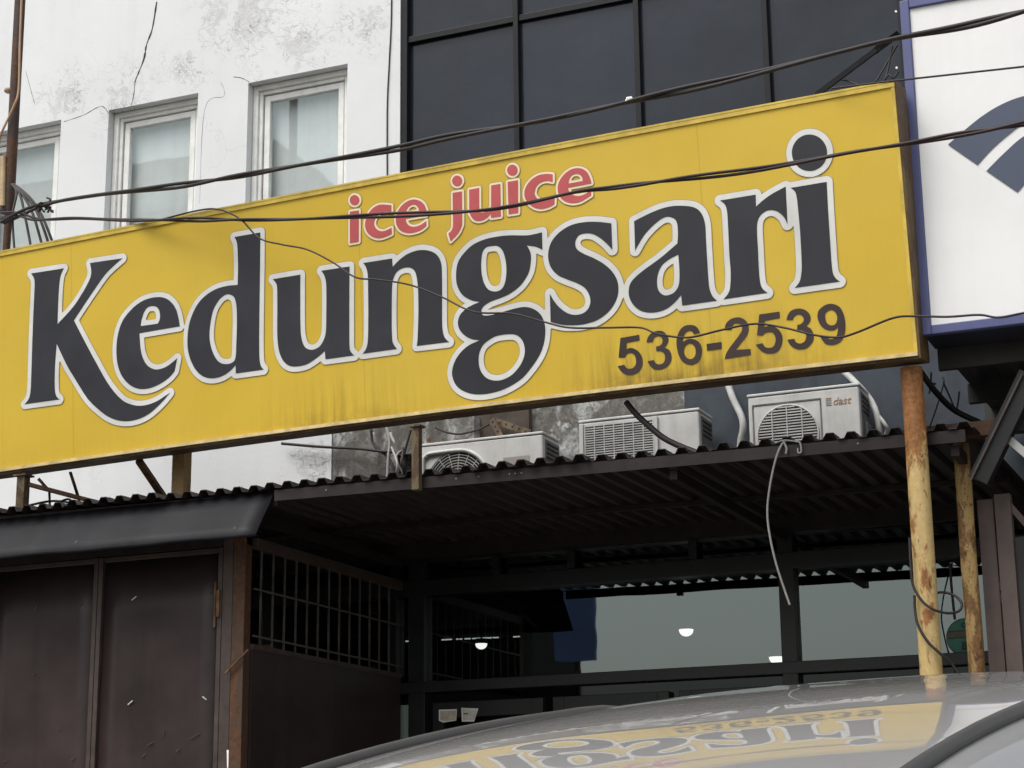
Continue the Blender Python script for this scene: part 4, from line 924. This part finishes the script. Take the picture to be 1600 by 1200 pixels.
# ------------------------------------------------------------------ overhead cables and the left pole
up = thing('utility_pole', 'dark brown steel pole carrying cables at the left edge', 'pole', (-9.13, 11.35, FL))
MB().tube([Vector((-9.13, 11.35, FL)), Vector((-9.13, 11.35, 6.45)), Vector((-9.13, 11.35, 6.5)), Vector((-9.145, 11.35, 9.2))], [.030, .030, .043, .043], 14).build('shaft', MT['pole_steel'], up)
p = at(4, 290, 11.3); MB().tube([at(5, 245, 11.30), at(4, 322, 11.30)], .022, 10).build('sleeve', MT['bamboo'], up)
for yy in (142, 248, 262, 328, 342): 
    q = at(15-(yy-180)*.035, yy, 11.35); MB().tube([q-Vector((0,0,.008)), q+Vector((0,0,.008))], .049, 12).build('strap', MT['pole_steel'] if yy != 142 else MT['cord_tan'], up)
hose('cord', 'tan cord winding down the utility pole', [(34,-10,11.29), (31,70,11.29), (29,140,11.29), (22,165,11.28), (8,195,11.28), (0,215,11.3), (-8,250,11.35)], .009, MT['cord_tan'], 'cord')
for k, (x1, b) in enumerate(((22,0), (48,10), (66,18), (77,24), (84,28))):
    hose('dropper_wire', '%s black wire curving down behind the sign, counted from the utility pole' % ['first', 'second', 'third', 'fourth', 'fifth'][k], [(18+k,288,11.28), (26+k*5,302+k*1.5,11.25), (x1*.72+4,335,11.2), (x1,385,11.15), (x1+3,412,11.12)], .0105, MT['cable'], 'wire', 6)
def cabY(px): return 11.18 + (10.62-11.18)*min(1, max(0, px/250)) + (9.35-10.62)*max(0, (px-250)/1350)
def twisted(name, label, pts, r, turns, mat, sep):
    P = crom([at(x, y, cabY(x)) for x, y in pts], 14); o = thing(name, label, 'cable', P[0])
    L = [0]
    for i in range(1, len(P)): L.append(L[-1]+(P[i]-P[i-1]).length)
    for s in (0, 1):
        Q = []
        for i, p in enumerate(P):
            t = (P[min(i+1, len(P)-1)]-P[max(i-1, 0)]).normalized(); n_ = t.cross(Vector((0,0,1))).normalized(); b_ = n_.cross(t)
            a = turns*2*math.pi*L[i]+s*math.pi+.8*math.sin(L[i]*2.3); sp = sep*(.75+.5*math.sin(L[i]*3.1+1))
            Q.append(p+(n_*math.cos(a)+b_*math.sin(a))*sp)
        MB().tube(Q, r, 7).build('strand', mat, o)
    return o
twisted('overhead_cable', 'upper twisted black overhead cable rising to the right above the sign', [(4,348), (40,330), (75,318), (150,305), (300,287), (480,256), (620,232), (705,213), (850,188), (1000,155), (1150,122), (1300,84), (1400,60), (1500,42), (1600,18), (1760,-22), (1900,-60)], .0125, .42, MT['cable'], .012)
twisted('overhead_cable', 'lower twisted dark red overhead cable crossing the face of the yellow sign', [(2,333), (30,335), (60,343), (120,341), (200,344), (300,343), (440,343), (560,338), (720,331), (800,322), (900,300), (960,293), (1060,280), (1160,268), (1240,255), (1330,238), (1420,224), (1500,210), (1600,193), (1760,160), (1900,125)], .0095, .55, MT['cable_brown'], .010)
hose('drop_wire', 'thin black wire sagging across the letters of the yellow sign', [(x, y, cabY(x)-.02 if x > 430 else cabY(x)+.0) for x, y in ((245,345), (304,330), (340,327), (375,342), (405,372), (440,382), (480,390), (520,410), (555,433), (590,437), (640,445), (690,464), (740,487), (800,490), (850,503), (890,512), (950,512), (1000,512), (1025,521), (1060,527), (1085,526), (1130,515), (1180,506), (1225,512), (1270,523), (1310,527), (1340,519), (1395,497), (1430,494), (1480,495), (1530,492), (1560,496), (1600,489), (1700,470))], .0062, MT['cable'], 'wire', 6)
hose('drop_wire', 'thin straight wire from the sign corner across the white banner', [(1300,138,10.4), (1350,132,10.35), (1400,126,10.3), (1500,115,10.2), (1600,104,10.1), (1700,92,10.0)], .006, MT['cable'], 'wire', 6)
tn = thing('wire_knot', 'black wire knot where cables meet beside the utility pole', 'wire knot', at(70, 322, 11.05))
for k in range(6):
    P = [at(58+k*4+R.uniform(-6,6), 326+R.uniform(-9,6), 11.02+R.uniform(-.03,.03)) for _ in range(5)]; MB().tube(crom(P, 5), .007, 6).build('turn', MT['cable'], tn)
MB().tube(crom([at(74,318,11.02), at(79,312,11.0), at(73,309,11.0)], 5), .007, 6).build('turn', MT['cable'], tn)
for k, (lb, pts) in enumerate([('fine wire between the sign top and the blue banner, steepest', [(1394,72,10.75), (1389,100,10.75), (1383,126,10.7)]), ('fine slanted wire between the sign top and the blue banner', [(1402,70,10.75), (1386,98,10.75), (1368,128,10.7)]), ('short kinked wire at the upper right sign corner', [(1404,112,10.7), (1396,122,10.65), (1389,117,10.65), (1382,124,10.65)]), ('slack thin wire at the foot of the black angle stay', [(1308,124,10.72), (1322,126,10.7), (1345,134,10.66)])]):
    hose('stay_wire', lb, pts, .006, MT['cable'], 'wire', 6)
for px, py, lb in ((983,158,'small white clip on the upper overhead cable'), ):
    p = at(px, py, cabY(px)-.01); tag(MB().tube([p-Vector((.022,0,0)), p-Vector((.008,0,-.012)), p+Vector((.012,0,.012)), p+Vector((.022,0,0))], [.006,.016,.016,.006], 10).build('cable_clip', MT['tape']), lb, 'clip')
# far support of the overhead cables, just outside the picture on the right
ep = thing('utility_pole', 'steel pole outside the right picture edge that carries the overhead cables', 'pole', (1.0, 8.95, .3))
e1 = at(1900, -60, cabY(1900)); e2 = at(1900, 125, cabY(1900))
ep.location = (e1.x+.07, e1.y, FL)
MB().tube([Vector((e1.x+.07, e1.y, FL)), Vector((e1.x+.07, e1.y, 8))], .06, 14).build('shaft', MT['pole_steel'], ep)

# ------------------------------------------------------------------ neighbour's white banner in blue frame
BY = 10.66
b0 = at(1402, 2, BY); b1 = at(1440, 524, BY); bx0 = b1.x; bz0 = b1.z; bx1 = 1.6; bz1 = at(1402, 2, BY).z
bs = thing('framed_banner', 'white banner in a violet-blue frame with slate blue fan emblem', 'sign', (bx0, BY, bz0))
ft = .056
MB().box(bx0, bx0+ft, BY, BY+.05, bz0, bz1).build('frame_bar', MT['bank_blue'], bs, .006)
MB().box(bx0+ft, bx1, BY+.001, BY+.05, bz0, bz0+ft).build('frame_bar', MT['bank_blue'], bs, .006)
MB().box(bx0+ft, bx1, BY+.001, BY+.05, bz1-ft, bz1).build('frame_bar', MT['bank_blue'], bs, .006)
MB().box(bx0+ft+.001, bx1, BY+.02, BY+.04, bz0+ft+.001, bz1-ft-.001).build('panel', MT['bank_white'], bs)
MB().box(bx0+.01, bx1, BY+.051, BY+.35, bz0+.004, bz1-.01).build('box', MT['bank_under'], bs)
def bpoly(txt):
    pts = [Vector((at(1100+float(a)/3.2, float(b)/3.2, BY).x, at(1100+float(a)/3.2, float(b)/3.2, BY).z, 0)) for a, b in (q.split(',') for q in txt.split())]
    return [(p.x, p.y) for p in pts]
def emblem(outer, inner):
    a = crom([Vector((x, z, 0)) for x, z in bpoly(outer)], 6); b = crom([Vector((x, z, 0)) for x, z in bpoly(inner)], 6)
    o = loops_obj('emblem_blade', [[(p.x, p.y) for p in a] + [(p.x, p.y) for p in b]], 0, MT['bank_emblem'], bs, .0015, False)
    o.data.transform(Matrix(((1,0,0,0), (0,0,-1,BY+.016), (0,1,0,0), (0,0,0,1))))
    return o
emblem("1218,718 1290,655 1390,575 1490,515 1600,475 1760,450 1900,455", "1900,530 1760,545 1600,612 1520,668 1440,738 1365,820")
emblem("1410,850 1500,760 1600,675 1750,605 1900,590", "1900,760 1760,790 1650,865 1565,957")
for px, py in ((1400,18), (1401,106), (1435,520), (1415,255), (1427,338)):
    q = at(px, py, BY-.004); MB().tube([(q.x, BY-.008, q.z), (q.x, BY+.002, q.z)], .007, 8).build('screw', MT['tape'], bs)
# neighbour's canopy
nc = thing('dark_canopy', 'dark corrugated canopy under the blue framed banner', 'canopy', (-.5, 12, 4.3))
x = bx0+.02
for k in range(5): corr_sheet(x, 3, BY+.36, W-.1, lambda y: 4.43+(y-11)*.02, MT['bank_roof'], nc, h=.05, p=.24); x += 3*.24
for y in (11.03, 12.0, 13.0): MB().box(bx0+.02, 1.6, y, y+.06, 4.30, 4.425).build('purlin', MT['bank_roof'], nc)
MB().box(bx0+.02, 1.6, BY+.355, BY+.40, 4.28, bz0+.003).build('front_beam', MT['bank_roof'], nc)
ncp = at(1562, 645, 12.9); 
tag(MB().box(ncp.x-.10, ncp.x+.10, 12.9, 12.95, ncp.z-.13, ncp.z+.13).build('wall_board', MT['inside']), 'grey square board under the dark canopy', 'board')
gu = thing('gutter_pipe', 'dark square gutter leaning diagonally at the right edge', 'gutter', at(1530, 752, 10.95))
MB().bar(at(1610, 585, 10.9), at(1530, 752, 10.95), .12, .09, (0,1,0)).build('channel', MT['black_metal'], gu, .004)
MB().bar(at(1597, 585, 10.84), at(1517, 750, 10.89), .012, .02, (0,1,0)).build('rim', MT['door_frame'], gu)
tag(MB().bar(at(1578, 688, 10.95), at(1606, 712, 10.95), .045, .045).build('gutter_stay', MT['conduit_grey']), 'short pale bar beside the diagonal gutter', 'bar')
hose('gutter_wire', 'dark bent rod between the sign corner and the dark canopy', [(1438,580,10.75), (1460,610,10.9), (1490,640,11.1), (1530,660,11.3)], .018, MT['frame_dark'], 'rod')
for k, (lb, pts) in enumerate([('thin wire from the dark canopy corner down to the roof edge', [(1473,590,11.5), (1474,600,11.4), (1462,640,11.1), (1452,668,10.95)]), ('thin wire crossing the dark rod under the banner', [(1474,598,11.4), (1484,620,11.4), (1494,640,11.4), (1499,612,11.4)]), ('small forked wire right of the sign corner', [(1437,588,10.8), (1450,597,10.85), (1462,600,10.9)]), ('upright fine wire right of the thick yellow pole', [(1455,582,11.0), (1454,600,11.0), (1452,615,11.0)])]):
    hose('loose_wire', lb, pts, .006, MT['cable'], 'wire', 6)
rb = thing('roof_beam_end', 'rusty beam end joining the canopies beside the thin pole', 'beam', at(1520, 675, 11.05))
a, b = at(1438, 680, 11.05), at(1556, 668, 11.05); MB().box(a.x, b.x, 11.0, 11.08, a.z-.05, a.z+.04).build('beam', MT['rust_frame'], rb, .004)
MB().box(b.x, b.x+.35, 11.01, 11.07, a.z-.04, a.z+.03).build('splice', MT['bank_roof'], rb)
# brown folding gate
fg = thing('folding_gate', 'brown steel folding gate posts at the right edge of the shop', 'gate', (-1.75, 11.35, FL))
ga = at(1527, 782, 11.35); gb_ = at(1552, 780, 11.35); gc = at(1574, 778, 11.35)
w0 = .095
MB().box(ga.x, ga.x+w0, 11.33, 11.40, FL, ga.z).build('stile', MT['gate_brown'], fg, .004)
MB().box(gb_.x+.01, gb_.x+.01+w0, 11.30, 11.38, FL, gb_.z+.02).build('stile', MT['gate_brown'], fg, .004)
MB().box(ga.x+w0, gb_.x+.01, 11.36, 11.40, FL, ga.z-.05).build('infill', MT['ac_dark'], fg)
for z in (2.95, 3.02): MB().box(ga.x+w0, gb_.x+.01, 11.335, 11.355, z-.025, z+.025).build('hinge', MT['gate_brown'], fg)
MB().bar((gb_.x+.06, 11.34, gb_.z), (gb_.x+.6, 11.34, gb_.z-.75), .035, .035).build('brace', MT['gate_brown'], fg)
MB().box(gb_.x+.011+w0, 1.5, 11.33, 11.37, FL, 3.3).build('sheet', MT['bank_roof'], fg)

# ------------------------------------------------------------------ parked car
car = thing('parked_car', 'silver car parked nose out, only its shiny roof in view', 'car')
CAR_YAW = math.radians(-13)             # turn of the car about z
SL_ = math.atan2(FL-.02, 6.4)           # slope of the forecourt
CX, CYN = -1.665, 1.18                   # nose centre on the ground
st = [  # y, half width low, half width shoulder, z sill, z shoulder, half width top, z top
 (0.00, .55, .60, .38, .56, .45, .62), (.06, .70, .74, .24, .60, .58, .70), (.30, .78, .82, .18, .70, .66, .80), (.70, .80, .835, .18, .80, .68, .92), (1.02, .81, .84, .18, .87, .68, .995),
 (1.22, .81, .845, .18, .90, .66, 1.10), (1.50, .81, .845, .18, .91, .62, 1.305), (1.74, .81, .845, .18, .915, .585, 1.440), (1.95, .81, .845, .18, .92, .575, 1.498), (2.25, .81, .845, .18, .925, .57, 1.557),
 (2.60, .81, .845, .18, .93, .57, 1.605), (2.95, .81, .84, .18, .935, .57, 1.636), (3.30, .80, .835, .19, .94, .56, 1.648), (3.60, .79, .82, .20, .94, .545, 1.56), (3.78, .77, .80, .24, .93, .53, 1.44), (3.92, .74, .78, .28, .92, .56, 1.15), (4.00, .70, .75, .34, .88, .62, .95), (4.03, .62, .68, .42, .75, .55, .80)]
st = [(y, a+.055, b+.07, c, d, e+.145*min(1, max(.3, (g-.6)/.7)), g-.030*min(1, max(0, (g-1.0)/.4))) for y, a, b, c, d, e, g in st]
ys = [s[0] for s in st]
def interp(k, y):
    P = [Vector((s[0], s[k], 0)) for s in st]
    for i in range(len(P)-1):
        if P[i].x <= y <= P[i+1].x+1e-9:
            a, b, c, d = P[max(i-1,0)], P[i], P[i+1], P[min(i+2,len(P)-1)]
            t = (y-b.x)/(c.x-b.x); mb_ = (c.y-a.y)/max(1e-6, c.x-a.x)*(c.x-b.x); mc = (d.y-b.y)/max(1e-6, d.x-b.x)*(c.x-b.x)
            return (2*t**3-3*t*t+1)*b.y+(t**3-2*t*t+t)*mb_+(-2*t**3+3*t*t)*c.y+(t**3-t*t)*mc
    return P[-1].y
YS = [0, .02, .06, .12, .2, .3, .42, .55, .7, .86, 1.0, 1.02+.06] + [1.15+.07*i for i in range(39)] + [3.86, 3.92, 3.96, 4.0, 4.03]
YS = [y for y in YS if y <= 4.03]
NT_ = 9
def section(y):
    wl, ws, zs, zh, wt, zt = [interp(k, y) for k in range(1, 7)]
    crown = .03
    pts = [(0, zs), (wl*.9, zs), (wl, zs+.05), (ws*.995, zs+(zh-zs)*.55), (ws, zh-.06), (ws-.012, zh), (ws-.035, zh+.03)]
    # greenhouse side up to the roof edge
    ztr = zt-crown-.035
    if zt-zh > .25:
        for t in (.33, .66, 1.0): pts.append((ws-.05+(wt+.035-(ws-.05))*t, zh+.04+(ztr-.03-(zh+.04))*t))
        pts += [(wt+.012, ztr+.012), (wt-.02, ztr+.030)]
    else:
        a = (ws-.035, zh+.03)
        for t in (.2, .4, .6, .8): pts.append((a[0]+(wt-a[0])*t, a[1]+(ztr+.02-a[1])*(1-(1-t)**1.6)))
        pts.append((wt-.02, ztr+.03))
    e = pts[-1]
    for j in range(1, NT_+1):
        t = j/NT_; xx = e[0]*(1-t); pts.append((xx, zt-(zt-e[1])*(xx/e[0])**2.7))
    return pts
rows = []
for y in YS:
    h = section(y); full = [(-x, z) for x, z in h] ; ring_full = [(x, z) for x, z in h][:-1] + [(x, z) for x, z in full[::-1]]
    rows.append([Vector((x, y, z)) for x, z in ring_full])
nR = len(rows[0])
RY = Matrix.Translation((CX, CYN, .02+(CYN-1.8)*math.tan(SL_))) @ Matrix.Rotation(CAR_YAW, 4, 'Z') @ Matrix.Rotation(SL_, 4, 'X')
car.matrix_basis = RY
cl = {'body': MB(), 'windscreen': MB(), 'rear_window': MB(), 'side_window': [MB(), MB(), MB(), MB()]}
half = (nR)//2
def cls(i, j):
    ya = (YS[i]+YS[i+1])/2; jj = j if j < half else nR-1-j     # ring index counted from the bottom centre on each side
    side = 0 if j < half else 1
    zt = interp(6, ya); tall = zt-interp(4, ya) > .25
    if tall and 7 <= jj <= 8:                 # upper flank: windows with pillars
        if 1.62 < ya < 2.42: return ('side_window', side*2)
        if 2.50 < ya < 3.35: return ('side_window', side*2+1)
    if 1.10 < ya < 1.70 and jj >= 11: return 'windscreen'
    if 3.72 < ya < 3.95 and jj >= 11: return 'rear_window'
    return 'body'
parts = {}
for i in range(len(rows)-1):
    for j in range(nR-1):
        parts.setdefault(cls(i, j), []).append((i, j))
def sub(fs):
    idx = {}; V = []; Fq = []
    for i, j in fs:
        q = []
        for a, b in ((i, j), (i+1, j), (i+1, j+1), (i, j+1)):
            if (a, b) not in idx: idx[(a, b)] = len(V); V.append(rows[a][b])
            q.append(idx[(a, b)])
        Fq.append(tuple(q))
    mb = MB(); mb.add(V, Fq, True); return mb
def cbuild(mb, name, mat, par=car, **k):
    o = mb.build(name, mat, par, **k); o.matrix_parent_inverse = Matrix(); return o
for key, fs in parts.items():
    nm = key if isinstance(key, str) else key[0]
    mb = sub(fs)
    if nm == 'body':
        n0 = len(mb.v)
        for rr_ in (rows[0], rows[-1]): mb.add(rr_, [tuple(range(nR))] if rr_ is rows[-1] else [tuple(range(nR-1, -1, -1))])
    ob = cbuild(mb, nm, MT['paint'] if nm == 'body' else MT['car_glass'])
    if nm == 'body':
        sb = ob.modifiers.new('s', 'SUBSURF'); sb.levels = 1; sb.render_levels = 1
for s in (-1, 1):                           # roof drip mouldings and mirrors
    P = []
    for y in [1.30+.1*i for i in range(25)]:
        h = section(y); e = h[11]; P.append(Vector((s*(e[0]-.012), y, e[1]+.006)))
    cbuild(MB().tube(P, .014, 8), 'roof_moulding', MT['car_trim'])
    mm = MB(); c = Vector((s*.93, 1.45, 1.0)); rws = []
    for i in range(7):
        a = -math.pi/2+math.pi*i/6; rws.append([c+Vector((.10*math.cos(a)*math.cos(2*math.pi*k/10), .05*math.cos(a)*math.sin(2*math.pi*k/10), .07*math.sin(a))) for k in range(11)])
    mm.grid(rws); cbuild(mm, 'wing_mirror', MT['paint'])
    for yy, nm, mt, zz in ((.16, 'headlamp', 'headlamp', .63), (3.985, 'tail_lamp', 'red_lamp', .80)):
        lm = MB(); c = Vector((s*.60, yy, zz)); rws = []
        for i in range(7):
            a = -math.pi/2+math.pi*i/6; rws.append([c+Vector((.15*math.cos(a)*math.cos(2*math.pi*k/12), .09*math.cos(a)*math.sin(2*math.pi*k/12), .075*math.sin(a))) for k in range(13)])
        lm.grid(rws); cbuild(lm, nm, MT[mt])
    for yy in (.72, 3.22):
        wm = MB(); n = 24; prof = [(.17, -.09), (.24, -.10), (.285, -.085), (.30, -.05), (.30, .05), (.285, .085), (.24, .10), (.17, .09)]
        rws = [[Vector((s*.76+b_, yy+a_*math.cos(2*math.pi*k/n), .30+a_*math.sin(2*math.pi*k/n))) for k in range(n+1)] for a_, b_ in prof]
        wm.grid(rws); wh = cbuild(wm, 'wheel', MT['rubber'])
        rm = MB(); rm.tube([Vector((s*.86-.08*s, yy, .30)), Vector((s*.85, yy, .30))], .17, 20)
        for k in range(5):
            a = 2*math.pi*k/5; rm.bar(Vector((s*.853, yy+.03*math.cos(a), .30+.03*math.sin(a))), Vector((s*.853, yy+.165*math.cos(a), .30+.165*math.sin(a))), .045, .012, (1,0,0))
        o = rm.build('rim', MT['alloy'], wh); o.matrix_parent_inverse = Matrix()
cbuild(MB().box(-.32, .32, -.012, .03, .34, .46), 'front_grille', MT['rubber'])

# ------------------------------------------------------------------ across the street (seen only mirrored in the glass)
def far_house(name, label, x0, x1, y, h, wall, rows_, cols, roof=None, band=None, deep=8):
    o = thing(name, label, 'building', ((x0+x1)/2, y, 0), None)
    MB().box(x0, x1, y-deep, y, -.03, h).build('wall', wall, o)
    for r_ in range(rows_):
        z = 1.2+r_*3.2
        if band: MB().box(x0, x1, y, y+.25, z+1.75, z+2.35).build('band', band, o)
        for c in range(cols):
            xa = x0+(x1-x0)*(c+.2)/cols; xb = x0+(x1-x0)*(c+.8)/cols
            f_ = MB().box(xa, xb, y+.001, y+.06, z, z+1.5).build('window', MT['wood_white'], o); MB().box(xa+.08, xb-.08, y+.061, y+.07, z+.08, z+1.42).build('pane', MT['far_glass'], f_)
    if roof:
        m = MB(); m.prism([Vector((x0-.5, y-8.5, h)), Vector((x0-.5, y+.7, h)), Vector((x0-.5, y-3.9, h+2.2))], (x1-x0+1, 0, 0)); m.build('roof', roof, o)
    return o
far_house('tower_block', 'tall banded block mirrored in the upper left windows', -46, -24.5, -14, 20.5, MT['far_wall'], 6, 6, None, MT['far_band'])
far_house('dark_house', 'dark house mirrored in the left part of the shop glass', -23, -15.2, -9.5, 8.6, MT['far_dark'], 2, 4, None, None, 2.5)
far_house('low_shop', 'low dark shop mirrored below the bright sky in the shop glass', -13.4, 14, -12, 3.4, MT['far_dark'], 1, 9, None)
bb = thing('blue_billboard', 'blue billboard on a post mirrored in the shop glass', 'billboard', (-14.1, -9.3, .14))
MB().box(-14.52, -13.68, -9.25, -9.15, 5.6, 7.4).build('panel', MT['far_blue'], bb)
MB().tube([(-14.1, -9.32, .14), (-14.1, -9.32, 6.5)], .07, 12).build('post', MT['pole_steel'], bb)
